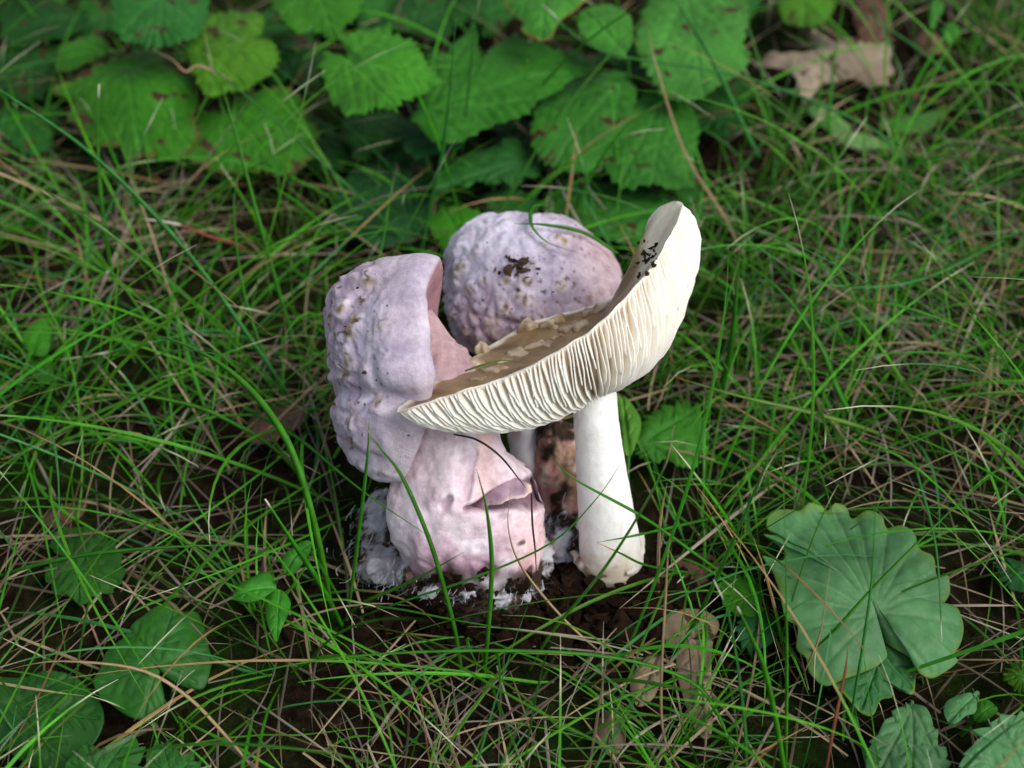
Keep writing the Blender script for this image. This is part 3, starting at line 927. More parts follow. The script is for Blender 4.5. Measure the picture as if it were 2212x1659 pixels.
def leaf(name, label, cat, pts, base, tips, h, tilt=(0, 0), col=G_MID, mat=None, teeth=(0, 0), group=None, c=None, cup=0.25, wave=0.18,
         edge=None, stalk=True, vein=None, seed=1, lat=True, vdepth=0.05, res=(210, 24)):
    """pts: traced outline (pixels); base: where the veins meet; tips: ends of the main veins; h: height in cm at the base,
    tilt: rise in cm per 100 px to the right / downwards"""
    mat = mat or M_LEAF
    NO, K = res
    out = spline(pts, NO, True)
    cen = np.array(c if c is not None else np.mean(pts, 0), float)
    if teeth[0]:
        k = np.arange(NO) / NO * teeth[0]
        k = (k + 0.9 * np.interp(np.arange(NO) / NO, np.linspace(0, 1, 13), np.append(q_ := np.random.default_rng(seed + 5).uniform(-1, 1, 12), q_[0]))) % teeth[0]
        saw = (1 - (k % 1.0)) ** 1.0 - 0.5
        r0 = np.random.default_rng(seed)
        amp = 1.9 * teeth[1] * (0.25 + 1.3 * r0.random(teeth[0] + 1))[k.astype(int)]
        d = out - cen
        out = out + d / np.linalg.norm(d, axis=1)[:, None] * (saw * amp)[:, None]
    base = np.array(base, float)
    P2 = [cen[None]]
    for q in (np.arange(1, K + 1) / K) ** 0.85:
        P2.append(cen + (out - cen) * q)
    P2 = np.vstack(P2)
    rad = np.concatenate([[0], np.repeat((np.arange(1, K + 1) / K) ** 0.85, NO)])
    size = np.linalg.norm(out - cen, axis=1).mean()
    # veins
    segs = []
    for tp in tips:
        tp = np.array(tp, float)
        segs.append((base, tp, 1.0))
        if lat:
            L = np.linalg.norm(tp - base); dr = (tp - base) / max(L, 1)
            nn = max(3, int(L / 26))
            for q in range(1, nn):
                for sg in (-1, 1):
                    an = math.radians(46) * sg
                    dd = np.array([dr[0] * math.cos(an) - dr[1] * math.sin(an), dr[0] * math.sin(an) + dr[1] * math.cos(an)])
                    s0 = base + dr * L * (q / nn)
                    segs.append((s0, s0 + dd * size * 0.55 * (1 - 0.6 * q / nn), 0.5))
    vm = np.zeros(len(P2)); fold = np.zeros(len(P2))
    for a, b_, wgt in segs:
        d, k = seg_d(P2[:, 0], P2[:, 1], a, b_)
        wv = max(1.8, size * (0.017 if res[1] < 40 else 0.012)) * (1.2 - 0.6 * k)
        vm = np.maximum(vm, wgt * np.exp(-(d / wv) ** 2))
        fold = np.maximum(fold, wgt * np.exp(-(d / (wv * 3.5)) ** 2))
    hh = h + tilt[0] * (P2[:, 0] - base[0]) / 100 + tilt[1] * (P2[:, 1] - base[1]) / 100
    P3 = np.array([gp(x, y, max(z, 0.12)) for (x, y), z in zip(P2, hh)])
    q3 = P3 + seed * 3.7
    dz = cup * (rad ** 2) * np.sign(cup) * abs(1) * 0 + cup * rad ** 2 * -0.6 + wave * fbm(q3, 0.45, 3, seed) * (0.3 + rad) - vdepth * 1.6 * fold + 0.03 * noise(q3, 2.6, seed + 2)
    V = P3 + np.array([0, 0, 1.0]) * dz[:, None]
    V[:, 2] = np.maximum(V[:, 2], 0.05)
    n = len(V)
    F = [(0, 1 + j, 1 + (j + 1) % NO) for j in range(NO)]
    for r_ in range(K - 1):
        o0 = 1 + r_ * NO
        for j in range(NO):
            a, b_ = o0 + j, o0 + (j + 1) % NO
            F.append((a, a + NO, b_ + NO, b_))
    Vb = V - np.array([0, 0, 0.025])
    F2 = F + [tuple(n + i for i in reversed(f)) for f in F]
    o0 = 1 + (K - 1) * NO
    F2 += [(o0 + j, n + o0 + j, n + o0 + (j + 1) % NO, o0 + (j + 1) % NO) for j in range(NO)]
    cc = np.repeat(np.asarray(col)[None], n, 0) * (1 + 0.35 * fbm(q3, 0.35, 3, seed + 7))[:, None]
    cc = lerp(cc, np.asarray(vein if vein is not None else np.asarray(col) * 1.7 + 0.015), vm * 0.72)
    if edge is not None:
        cc = lerp(cc, np.asarray(edge), sstep(0.9, 1.0, rad + 0.07 * noise(q3, 1.5, seed + 9)) * 0.85)
    o = mesh_obj(name, np.vstack([V, Vb]), F2, mat, None, np.vstack([cc, cc * 1.12]), origin=(V[0][0], V[0][1], 0))
    o['_org'] = [float(V[0][0]), float(V[0][1]), 0.0]
    tag(o, label, cat, group)
    if stalk:
        i = np.argmin(np.hypot(P2[:, 0] - base[0], P2[:, 1] - base[1]))
        p = V[i] - np.array([0, 0, 0.01])
        dirn = cen - base; L = np.linalg.norm(dirn)
        back = gp(*(base - dirn / max(L, 1) * 60), 0)
        foot = p * 0.5 + back * 0.5; foot[2] = ground_z(foot[0], foot[1]) - 0.05
        mid = p * 0.55 + foot * 0.45; mid[2] = p[2] * 0.72
        A = spline([p, mid, foot], 9)
        Tn = np.gradient(A, axis=0)
        VV = []
        for q, t_ in zip(A, Tn):
            a = np.cross(t_, [0.2, 0.1, 1.0]); a /= np.linalg.norm(a) + 1e-9
            b2 = np.cross(t_, a); b2 /= np.linalg.norm(b2) + 1e-9
            for e in range(6): VV.append(q + 0.055 * (a * math.cos(e * math.pi / 3) + b2 * math.sin(e * math.pi / 3)))
        mesh_obj('petiole', np.array(VV), grid_faces(9, 6), M_GRASS, o, np.repeat((np.asarray(col) * 1.2 + 0.02)[None], len(VV), 0))
    del o['_org']
    return o


def z6(*p): return [(1512 + .4358 * a, 936 + .4358 * b_) for a, b_ in p]
def z7(*p): return [(.3706 * a, 1044 + .3706 * b_) for a, b_ in p]
def z8(*p): return [(.3472 * a, 504 + .3472 * b_) for a, b_ in p]
def z9(*p): return [(648 + .4557 * a, 1188 + .4557 * b_) for a, b_ in p]


SP = M_LEAF_SPOT
# upper left cluster
leaf('lobed_leaf', 'large dark green toothed leaf with brown specks, lowest and broadest of the upper cluster', 'leaf',
     [(215, 118), (154, 150), (115, 161), (107, 179), (150, 193), (136, 229), (168, 247), (175, 276), (215, 297), (251, 294), (272, 315), (322, 319), (372, 328), (412, 315), (426, 279), (419, 247), (426, 200), (419, 154), (372, 118), (308, 97), (258, 104)],
     (268, 125), [(300, 315), (165, 240), (405, 300), (120, 170), (415, 180)], 2.6, (0, -0.3), G_MID, SP, (34, 7), c=(280, 205), edge=(0.10, 0.07, 0.02), seed=11, cup=0.5)
leaf('lobed_leaf', 'small rounded green leaf lobe tucked behind the broad dark toothed leaf', 'leaf',
     [(118, 115), (125, 90), (160, 75), (200, 68), (230, 85), (222, 112), (190, 135), (150, 147), (125, 142)], (222, 105), [(130, 115), (165, 80)], 2.2, (0, 0), G_MID * 1.1, SP, (14, 5), edge=(0.08, 0.06, 0.02), seed=12)
leaf('lobed_leaf', 'dark bluish green leaf lying over the yellow-green lobed leaf', 'leaf',
     [(240, 15), (240, 50), (262, 72), (285, 70), (310, 80), (345, 86), (385, 82), (420, 70), (440, 40), (445, 0), (440, -30), (340, -50), (250, -30)], (350, -30), [(345, 80), (265, 60), (430, 55)], 4.4, (0, -0.2), np.array([0.020, 0.122, 0.018]), SP, (24, 6), seed=13, cup=0.5)
leaf('lobed_leaf', 'bright yellow-green lobed leaf with a deep notch and dark speck', 'leaf',
     [(433, 25), (455, 11), (501, 9), (558, 21), (569, 32), (562, 57), (530, 86), (573, 68), (594, 86), (598, 115), (580, 143), (551, 161), (530, 179), (494, 179), (447, 190), (430, 172), (415, 136), (394, 90), (405, 54)], (420, 90), [(560, 35), (590, 105), (470, 180), (520, 165)], 3.4, (0, 0), G_YEL, SP, (36, 5), c=(480, 105), seed=14, cup=0.5)
leaf('lobed_leaf', 'mid green rounded leaf with dark spots below the yellow-green lobed leaf', 'leaf',
     [(426, 229), (476, 222), (508, 193), (558, 175), (627, 179), (662, 211), (662, 243), (684, 258), (680, 304), (655, 333), (623, 354), (587, 358), (555, 347), (501, 354), (451, 351), (430, 337), (401, 326), (422, 286)], (480, 215), [(600, 350), (670, 300), (650, 220), (480, 345), (540, 345)], 2.2, (0, -0.2), G_MID * 0.92, SP, (34, 5), c=(545, 275), seed=15, edge=(0.09, 0.10, 0.02), cup=0.5)
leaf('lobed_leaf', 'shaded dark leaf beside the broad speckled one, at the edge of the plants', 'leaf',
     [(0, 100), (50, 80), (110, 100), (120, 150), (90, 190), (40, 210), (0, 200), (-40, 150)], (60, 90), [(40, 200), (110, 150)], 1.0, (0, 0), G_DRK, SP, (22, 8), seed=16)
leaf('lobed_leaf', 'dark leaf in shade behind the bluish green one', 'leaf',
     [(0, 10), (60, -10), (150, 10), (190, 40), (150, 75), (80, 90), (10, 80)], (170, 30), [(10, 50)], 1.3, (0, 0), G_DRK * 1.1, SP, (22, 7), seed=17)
leaf('lobed_leaf', 'bright toothed leaf with deep base notch and drawn-out tip', 'leaf',
     [(732, 70), (759, 55), (800, 47), (837, 43), (853, 62), (888, 74), (900, 84), (915, 109), (931, 133), (945, 156), (982, 170), (935, 174), (907, 191), (868, 207), (853, 227), (818, 219), (790, 228), (743, 223), (712, 195), (697, 156), (690, 130), (706, 101), (735, 117), (748, 100)], (745, 118), [(970, 168), (850, 215), (840, 55), (770, 218), (705, 170)], 3.8, (0.2, 0), np.array([0.042, 0.203, 0.013]), M_LEAF, (34, 7), c=(795, 135), seed=18, cup=0.4)
leaf('lobed_leaf', 'small dark green leaf above the bright toothed one', 'leaf',
     [(590, -20), (600, 30), (640, 60), (680, 55), (720, 75), (745, 50), (775, 15), (775, -40), (680, -50)], (680, -35), [(720, 70), (610, 30)], 3.6, (0, 0), G_MID * 0.95, M_LEAF, (18, 5), seed=19)
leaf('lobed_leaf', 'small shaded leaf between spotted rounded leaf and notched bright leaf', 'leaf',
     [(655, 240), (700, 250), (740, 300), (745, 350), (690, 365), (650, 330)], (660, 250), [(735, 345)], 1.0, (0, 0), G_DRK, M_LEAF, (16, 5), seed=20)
# upper middle
leaf('lobed_leaf', 'large mid green leaf with torn hole and long pointed tip', 'leaf',
     [(923, 105), (970, 90), (1017, 39), (1032, 59), (1030, 92), (1042, 110), (1072, 75), (1114, 62), (1134, 74), (1185, 82), (1224, 102), (1282, 121), (1247, 141), (1212, 172), (1161, 211), (1134, 230), (1091, 242), (1064, 250), (1032, 270), (990, 293), (939, 289), (892, 250), (904, 203), (931, 160)], (925, 225), [(1275, 122), (1020, 60), (1000, 285), (1150, 205)], 3.0, (0.1, 0), np.array([0.028, 0.158, 0.011]), M_LEAF, (30, 6), c=(1020, 175), seed=21, cup=0.4)
leaf('lobed_leaf', 'teal green leaf under the large pointed leaf', 'leaf',
     [(861, 255), (896, 240), (945, 280), (1000, 290), (985, 318), (931, 332), (892, 332), (868, 300)], (900, 245), [(960, 325)], 2.0, (0, 0), G_TEAL, M_LEAF, (16, 5), seed=22)
leaf('lobed_leaf', 'dark toothed leaf in shade just behind the domed lilac cap', 'leaf',
     [(935, 380), (962, 336), (1009, 322), (1064, 308), (1111, 300), (1157, 318), (1170, 352), (1157, 379), (1134, 379), (1111, 404), (1083, 389), (1056, 395), (1032, 386), (1009, 402), (974, 398), (943, 418)], (1155, 335), [(945, 405), (1050, 390), (1000, 330)], 1.7, (0, 0), np.array([0.021, 0.117, 0.018]), M_LEAF, (20, 8), seed=23)
leaf('lobed_leaf', 'light green scalloped leaf with thin brown margin', 'leaf',
     [(1091, -15), (1111, 16), (1130, 35), (1126, 51), (1142, 66), (1169, 76), (1193, 70), (1204, 47), (1228, 23), (1259, 0), (1267, -25), (1180, -45)], (1180, -35), [(1170, 72), (1240, 10), (1110, 10)], 4.4, (0, 0), G_LIT, M_LEAF, (0, 0), edge=(0.22, 0.12, 0.04), seed=24)
leaf('oval_leaf', 'smooth oval light green leaf beside the brown-edged scalloped one', 'leaf',
     [(1247, 43), (1259, 16), (1306, 0), (1353, 12), (1368, 51), (1361, 90), (1345, 121), (1298, 106), (1263, 80)], (1350, 112), [(1265, 25)], 4.0, (0, 0), G_LIT, M_LEAF, (12, 3), seed=25)
leaf('lobed_leaf', 'green leaf with small dark holes under the oval light leaf', 'leaf',
     [(1150, 250), (1161, 215), (1212, 178), (1275, 150), (1345, 140), (1375, 190), (1365, 260), (1335, 312), (1298, 350), (1247, 362), (1208, 350), (1169, 332), (1146, 297)], (1340, 170), [(1200, 340), (1160, 240), (1320, 320)], 2.3, (0, 0), np.array([0.034, 0.176, 0.018]), SP, (28, 5), seed=26, cup=0.3)
leaf('lobed_leaf', 'broad green leaf eaten with brown-edged holes behind the white cap', 'leaf',
     [(1306, 273), (1361, 215), (1423, 185), (1482, 205), (1510, 273), (1500, 336), (1506, 378), (1454, 400), (1407, 396), (1361, 405), (1322, 378), (1298, 332)], (1440, 195), [(1340, 390), (1490, 370), (1310, 290), (1410, 390)], 1.8, (0, 0), np.array([0.035, 0.171, 0.019]), SP, (26, 5), seed=27, cup=0.3)
leaf('lobed_leaf', 'pale green speckled leaf with frayed edge next to the dead oak leaf', 'leaf',
     [(1380, 40), (1410, -20), (1500, -50), (1600, -40), (1618, 20), (1610, 75), (1622, 110), (1600, 145), (1570, 165), (1530, 192), (1480, 205), (1430, 190), (1400, 150), (1375, 95)], (1480, -30), [(1520, 190), (1610, 100), (1410, 150), (1590, 10)], 2.8, (0, 0), np.array([0.052, 0.216, 0.029]), SP, (36, 5), seed=28, cup=0.4)
leaf('lobed_leaf', 'green leaf in shade close behind the white cap, crossed by grass', 'leaf',
     [(1180, 410), (1240, 375), (1330, 385), (1420, 400), (1500, 395), (1520, 450), (1460, 510), (1350, 520), (1250, 490), (1190, 455)], (1500, 420), [(1190, 430), (1300, 500)], 0.9, (0, 0), np.array([0.028, 0.149, 0.017]), SP, (24, 5), seed=29)
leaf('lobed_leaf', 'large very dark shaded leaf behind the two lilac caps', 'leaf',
     [(715, 430), (740, 380), (800, 340), (870, 335), (925, 380), (925, 450), (895, 510), (830, 530), (770, 515), (725, 480)], (850, 345), [(760, 500), (890, 500), (730, 420)], 0.9, (0, 0), np.array([0.013, 0.068, 0.017]), M_LEAF, (14, 4), seed=30)  # shade behind the caps is put into this leaf's dark green
leaf('lobed_leaf', 'small bright leaf poking out above the domed lilac cap', 'leaf',
     [(925, 470), (960, 442), (1010, 438), (1050, 470), (1040, 520), (970, 530)], (1000, 520), [(960, 445)], 1.0, (0, 0), G_MID * 1.2, M_LEAF, (10, 4), seed=31)
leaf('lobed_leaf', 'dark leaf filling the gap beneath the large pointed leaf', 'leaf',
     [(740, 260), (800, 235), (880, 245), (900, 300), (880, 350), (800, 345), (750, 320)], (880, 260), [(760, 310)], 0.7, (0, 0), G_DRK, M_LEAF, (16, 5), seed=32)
# upper right
leaf('dead_oak_leaf', 'dry tan oak leaf with pointed lobes lying on moss', 'dead leaf',
     [(1634, 125), (1670, 102), (1700, 102), (1712, 110), (1756, 102), (1765, 114), (1778, 99), (1766, 73), (1736, 36), (1756, 40), (1786, 63), (1822, 73), (1855, 75), (1891, 94), (1918, 84), (1928, 54), (1938, 64), (1933, 86), (1943, 104), (1936, 129), (1926, 137), (1940, 160), (1918, 167), (1875, 156), (1842, 154), (1796, 164), (1761, 173), (1754, 198), (1730, 196), (1722, 171), (1690, 149), (1660, 142)], (1940, 145), [(1640, 125), (1745, 40), (1745, 190), (1930, 62)], 1.5, (0, 0), TANL, M_DEAD, (0, 0), c=(1830, 115), stalk=False, cup=0.6, wave=0.5, vein=(0.28, 0.19, 0.12), seed=41, lat=False, vdepth=0.06)
leaf('dead_leaf', 'dark brown curled leaf standing behind the tan oak leaf', 'dead leaf',
     [(1848, 20), (1862, -20), (1914, -25), (1932, 30), (1930, 60), (1912, 84), (1885, 90), (1860, 70)], (1890, 85), [(1885, -15)], 0.6, (0, -0.6), BRN, M_DEAD, stalk=False, cup=0.4, wave=0.4, seed=42)
leaf('dead_leaf', 'small round brown leaf beside two clover leaflets', 'dead leaf',
     [(1980, 73), (1993, 49), (2020, 47), (2040, 64), (2046, 84), (2026, 101), (2000, 101)], (2040, 95), [(1990, 55)], 0.7, (0, 0), np.array([0.160, 0.090, 0.055]), M_DEAD, stalk=False, cup=0.5, seed=43)
leaf('clover_leaf', 'small round bluish green leaflet above the round brown leaf', 'leaf',
     [(2036, 59), (2053, 37), (2075, 47), (2071, 69), (2050, 83)], (2052, 80), [(2056, 40)], 1.6, (0, 0), G_LIT, M_LEAF, seed=44, lat=False)
leaf('clover_leaf', 'narrow bluish green leaflet on a thin stalk among dry leaves', 'leaf',
     [(2010, 0), (2026, -14), (2042, 3), (2032, 28), (2016, 52), (2009, 30)], (2016, 50), [(2027, -8)], 1.8, (0, 0), G_LIT * 0.9, M_LEAF, seed=45, lat=False)
leaf('torn_leaf', 'pale green torn leaf lying flat below the dead oak leaf', 'leaf',
     [(1743, 231), (1766, 219), (1796, 226), (1815, 244), (1839, 257), (1847, 277), (1891, 281), (1943, 301), (1914, 315), (1875, 322), (1835, 312), (1802, 289), (1774, 264)], (1940, 301), [(1760, 232)], 0.7, (0, 0), np.array([0.119, 0.270, 0.078]), M_LEAF, stalk=False, c=(1835, 285), seed=46)
leaf('torn_leaf', 'green pointed leaf with yellow tip beside the pale torn leaf', 'leaf',
     [(1900, 262), (1954, 249), (2007, 235), (2045, 217), (2028, 253), (1999, 276), (1964, 280), (1920, 276)], (1905, 266), [(2040, 221)], 0.9, (0, 0), np.array([0.056, 0.198, 0.030]), M_LEAF, stalk=False, edge=(0.22, 0.26, 0.05), seed=47)
leaf('lobed_leaf', 'small yellow-green leaf with holes by the tip of the dead oak leaf', 'leaf',
     [(1690, -20), (1780, -25), (1800, 15), (1770, 45), (1730, 50), (1690, 35)], (1735, 45), [(1740, -20)], 1.6, (0, 0), G_YEL * 0.9, SP, (14, 4), seed=48)
# right, lower
big = z6((360, 330), (430, 310), (500, 325), (520, 318), (560, 292), (620, 298), (648, 315), (690, 283), (750, 288), (778, 335), (850, 308), (920, 338), (950, 395), (1020, 398), (1085, 440), (1108, 522), (1180, 558), (1200, 645), (1250, 648), (1268, 720), (1238, 785), (1300, 800), (1332, 900), (1310, 1000), (1278, 1060), (1292, 1100), (1220, 1152), (1150, 1172), (1090, 1140), (1060, 1080), (980, 1025), (925, 965), (895, 905), (915, 1000), (945, 1060), (860, 1130), (740, 1172), (640, 1200), (560, 1140), (538, 1075), (488, 1030), (492, 930), (432, 882), (408, 780), (388, 700), (368, 640), (318, 568), (400, 595), (438, 550), (400, 500), (328, 448), (385, 440), (345, 400))
leaf('scalloped_leaf', 'large waxy heart-shaped leaf with scalloped edge and yellowed notch beside the white stem', 'leaf', big, z6((868, 880))[0],
     z6((560, 330), (690, 320), (800, 340), (950, 400), (1080, 480), (1180, 620), (1240, 720), (1300, 900), (1150, 1140), (440, 800), (600, 1150), (490, 960), (400, 640), (420, 400)), 1.9, (0, -0.15), G_WAX, M_LEAF_GLOSS, c=z6((840, 790))[0], cup=0.8, wave=0.26, seed=51, vein=(0.12, 0.26, 0.11), vdepth=0.022, res=(420, 56), lat=False, edge=(0.10, 0.20, 0.03))
leaf('scalloped_leaf', 'dark bluish leaf with a bitten yellow corner under the large heart-shaped leaf', 'leaf',
     z6((650, 1170), (850, 1080), (950, 1030), (1010, 1050), (1060, 1080), (1075, 1150), (1062, 1280), (1000, 1265), (955, 1240), (960, 1290), (900, 1310), (860, 1390), (790, 1375), (710, 1290)), z6((900, 1080))[0], z6((800, 1360), (1050, 1250)), 1.3, (0, -0.2), np.array([0.022, 0.113, 0.027]), M_LEAF_GLOSS, edge=(0.12, 0.25, 0.02), c=z6((870, 1200))[0], seed=52)  # green darkened to hold the shade of the leaf above
leaf('scalloped_leaf', 'waxy leaf crossed by grass blades below the heart-shaped leaf', 'leaf',
     z6((830, 1590), (880, 1480), (930, 1400), (1030, 1330), (1120, 1330), (1172, 1450), (1204, 1550), (1242, 1640), (1200, 1740), (1020, 1780), (880, 1720)), z6((1060, 1340))[0], z6((900, 1650), (1180, 1600), (1050, 1740)), 1.2, (0, 0), G_WAX * 0.9, M_LEAF_GLOSS, (12, 7), seed=53, vein=(0.13, 0.24, 0.11))
leaf('scalloped_leaf', 'puckered waxy leaf with rounded teeth, partly out of view', 'leaf',
     z6((1290, 1640), (1340, 1550), (1392, 1500), (1362, 1470), (1450, 1430), (1500, 1388), (1606, 1368), (1710, 1400), (1740, 1600), (1650, 1750), (1400, 1780), (1300, 1720)), z6((1640, 1720))[0], z6((1350, 1600), (1480, 1420), (1650, 1400)), 1.6, (0, 0), G_WAX * 1.05, M_LEAF_GLOSS, (14, 7), seed=54, vein=(0.16, 0.28, 0.13))
leaf('lobed_leaf', 'small folded light green leaf above the puckered waxy leaf', 'leaf', z6((1220, 1330), (1280, 1290), (1362, 1280), (1372, 1370), (1320, 1400), (1260, 1442), (1218, 1400)), z6((1360, 1290))[0], z6((1240, 1420)), 1.3, (0, 0), G_WAX * 1.1, M_LEAF, seed=55)
leaf('lobed_leaf', 'small rounded dark leaf touching the folded light green one', 'leaf', z6((1362, 1310), (1440, 1288), (1492, 1340), (1440, 1392), (1380, 1402)), z6((1375, 1390))[0], z6((1470, 1320)), 1.1, (0, 0), G_MID, M_LEAF, seed=56)
leaf('lobed_leaf', 'dark leaf at the edge of the grass right of the heart-shaped leaf', 'leaf', z6((1490, 620), (1600, 598), (1720, 680), (1620, 770), (1520, 722)), z6((1700, 690))[0], z6((1500, 630)), 1.0, (0, 0), G_TEAL, M_LEAF, (8, 8), seed=57)
leaf('lobed_leaf', 'yellowish green leaf in grass between heart-shaped leaf and puckered leaf', 'leaf', z6((1520, 1170), (1610, 1118), (1700, 1200), (1620, 1275), (1540, 1230)), z6((1690, 1205))[0], z6((1530, 1175)), 1.0, (0, 0), G_YEL * 0.7, M_LEAF, (8, 8), seed=58)
leaf('lobed_leaf', 'small green leaf with a brown ringed hole beside the heart-shaped leaf', 'leaf', z6((90, 720), (180, 680), (260, 690), (312, 760), (300, 870), (210, 892), (120, 830)), z6((290, 850))[0], z6((110, 740), (220, 695)), 0.9, (0, 0), G_MID, SP, (12, 6), seed=59)
leaf('lobed_leaf', 'small toothed dark leaf just below the ringed-hole leaf', 'leaf', z6((190, 930), (310, 885), (392, 950), (335, 1052), (250, 1082), (185, 1010)), z6((380, 960))[0], z6((200, 1020)), 0.8, (0, 0), G_TEAL, M_LEAF, (12, 7), seed=60)
leaf('rounded_leaf', 'bright yellow-green leaf with brown spot just behind the white stem', 'leaf',
     [(1326, 844), (1351, 846), (1378, 877), (1386, 910), (1373, 957), (1357, 975), (1337, 935)], (1358, 970), [(1345, 850)], 1.4, (0, 0), np.array([0.091, 0.270, 0.030]), SP, seed=61)
leaf('lobed_leaf', 'deep green toothed leaf with bright edge behind the white stem', 'leaf',
     [(1372, 955), (1388, 908), (1426, 868), (1480, 858), (1522, 890), (1528, 945), (1516, 992), (1480, 1004), (1430, 988), (1385, 978)], (1395, 950), [(1515, 985), (1500, 880), (1440, 980)], 0.8, (0, 0), np.array([0.038, 0.180, 0.015]), M_LEAF, (20, 7), seed=62)
# left, lower
leaf('heart_leaf', 'dark smooth heart-shaped leaf with notch, in shade beside dry grass', 'leaf',
     z7((700, 860), (780, 760), (900, 680), (1000, 658), (1050, 705), (1130, 700), (1172, 780), (1202, 900), (1222, 1020), (1172, 1152), (1060, 1145), (970, 1110), (922, 1085), (942, 1200), (922, 1272), (860, 1322), (760, 1322), (660, 1262), (560, 1192), (528, 1120), (560, 1050), (605, 950)), z7((920, 1060))[0], z7((1000, 680), (740, 820), (590, 1130), (820, 1300), (1190, 950), (1130, 1130)), 1.2, (0, 0), np.array([0.021, 0.113, 0.013]), M_LEAF_GLOSS, c=z7((850, 1000))[0], seed=71, vein=(0.07, 0.19, 0.06), cup=0.5)
leaf('heart_leaf', 'very dark broad leaf in deep shade, cut by the picture corner', 'leaf',
     z7((-80, 1150), (100, 1130), (250, 1080), (400, 1100), (520, 1180), (592, 1300), (590, 1400), (530, 1500), (400, 1620), (200, 1640), (50, 1560), (-80, 1450)), z7((40, 1300))[0], z7((560, 1350), (380, 1120), (380, 1600)), 0.8, (0, 0), np.array([0.013, 0.077, 0.008]), M_LEAF_GLOSS, seed=72)  # deep shade of this corner is painted into the leaf colour
leaf('lobed_leaf', 'dark lobed leaf with gaps lying in dry grass, near the small three-part sprout', 'leaf',
     z7((250, 490), (330, 440), (400, 430), (290, 370), (320, 275), (460, 228), (580, 268), (662, 350), (702, 430), (722, 530), (640, 612), (540, 642), (470, 692), (400, 652), (300, 602)), z7((450, 480))[0], z7((330, 300), (600, 300), (680, 560), (450, 660), (280, 520)), 0.7, (0, 0), np.array([0.020, 0.095, 0.010]), M_LEAF, (18, 7), c=z7((480, 470))[0], seed=73)
leaf('lobed_leaf', 'scalloped mid green leaf rising at the bottom edge beside the very dark leaf', 'leaf',
     z7((355, 1640), (420, 1560), (500, 1500), (570, 1522), (640, 1532), (680, 1470), (740, 1428), (812, 1500), (812, 1600), (770, 1720), (560, 1780), (400, 1740)), z7((560, 1720))[0], z7((740, 1450), (500, 1520), (400, 1620)), 1.6, (0, 0), np.array([0.024, 0.122, 0.018]), M_LEAF, (14, 6), seed=74)
leaf('lobed_leaf', 'two-lobed mid green leaf at the bottom edge beside the scalloped one', 'leaf',
     z7((845, 1620), (868, 1540), (930, 1498), (1000, 1500), (1048, 1566), (1110, 1548), (1155, 1640), (1160, 1740), (1000, 1780), (860, 1740)), z7((1000, 1740))[0], z7((940, 1510), (1110, 1560), (870, 1600)), 1.5, (0, 0), np.array([0.024, 0.122, 0.018]), M_LEAF, (12, 6), seed=75)
sprout = thing('sprout', 'small bright green three-leaved sprout beside a tuft of long grass', 'seedling', gp(578, 1285, 0))
for j, (pp, bs, tp) in enumerate([
        (z7((1342, 632), (1400, 552), (1480, 502), (1560, 488), (1602, 570), (1545, 640), (1450, 672), (1370, 655)), z7((1600, 575))[0], z7((1350, 635))),
        (z7((1542, 640), (1610, 575), (1682, 640), (1672, 750), (1642, 830), (1610, 918), (1570, 850), (1545, 750)), z7((1620, 580))[0], z7((1610, 910))),
        (z7((1640, 420), (1740, 338), (1812, 318), (1792, 400), (1720, 480), (1660, 500)), z7((1645, 490))[0], z7((1808, 322)))]):
    lf = leaf('leaflet', None, None, pp, bs, tp, 2.0 - 0.2 * j, (0, 0), np.array([0.038, 0.207, 0.017]), M_LEAF, seed=80 + j, stalk=False)
    lf.parent = sprout
    lf.location = np.array(lf.location) - np.array(sprout['_org']) * S
A = spline([pw(0, 0, 1) * 0 + gp(578, 1285, 0) + [0, 0, -0.2], gp(582, 1280, 1.0), gp(*z7((1610, 572))[0], 1.9)], 8)
V = np.array([q + 0.05 * np.array([math.cos(e * math.pi / 3), math.sin(e * math.pi / 3), 0]) for q in A for e in range(6)])
mesh_obj('stalk', V, grid_faces(8, 6), M_GRASS, sprout, np.repeat(np.array([[0.07, 0.22, 0.04]]), len(V), 0))
leaf('oval_leaf', 'small bright leaf among grass stems far left of the lilac caps', 'leaf', z8((135, 610), (215, 510), (300, 488), (305, 650), (262, 725), (170, 705)), z8((190, 700))[0], z8((290, 500)), 1.4, (0, 0), G_MID * 1.3, M_LEAF, seed=84, lat=False)
leaf('oval_leaf', 'small dim leaf right under the bright one among grass stems', 'leaf', z8((180, 745), (290, 735), (325, 880), (230, 905)), z8((290, 870))[0], z8((200, 755)), 0.9, (0, 0), G_MID * 0.8, M_LEAF, seed=85, lat=False)
leaf('dead_leaf', 'reddish brown dead leaf half hidden in grass beside the lilac mushroom', 'dead leaf', z8((1535, 1165), (1600, 1100), (1700, 1048), (1830, 1038), (1905, 1090), (1860, 1185), (1760, 1245), (1640, 1295), (1540, 1255)), z8((1880, 1100))[0], z8((1560, 1240)), 0.5, (0, 0), np.array([0.150, 0.075, 0.060]), M_DEAD, stalk=False, seed=86)
leaf('dead_leaf', 'long grey-brown dead leaf lying beside the white stem base', 'dead leaf', z9((1735, 310), (1850, 262), (1960, 288), (1992, 340), (1962, 420), (1952, 560), (1955, 850), (1880, 845), (1800, 620), (1780, 480), (1738, 420)), z9((1860, 280))[0], z9((1920, 840)), 0.5, (0, 0), GREYB * 1.3, M_DEAD, stalk=False, seed=87, c=z9((1870, 520))[0])
leaf('dead_leaf', 'small brown dead leaf scrap between soil and the long grey-brown leaf', 'dead leaf', z9((1568, 605), (1680, 488), (1722, 560), (1680, 692), (1600, 732)), z9((1690, 500))[0], z9((1600, 720)), 0.4, (0, 0), GREYB, M_DEAD, stalk=False, seed=88)
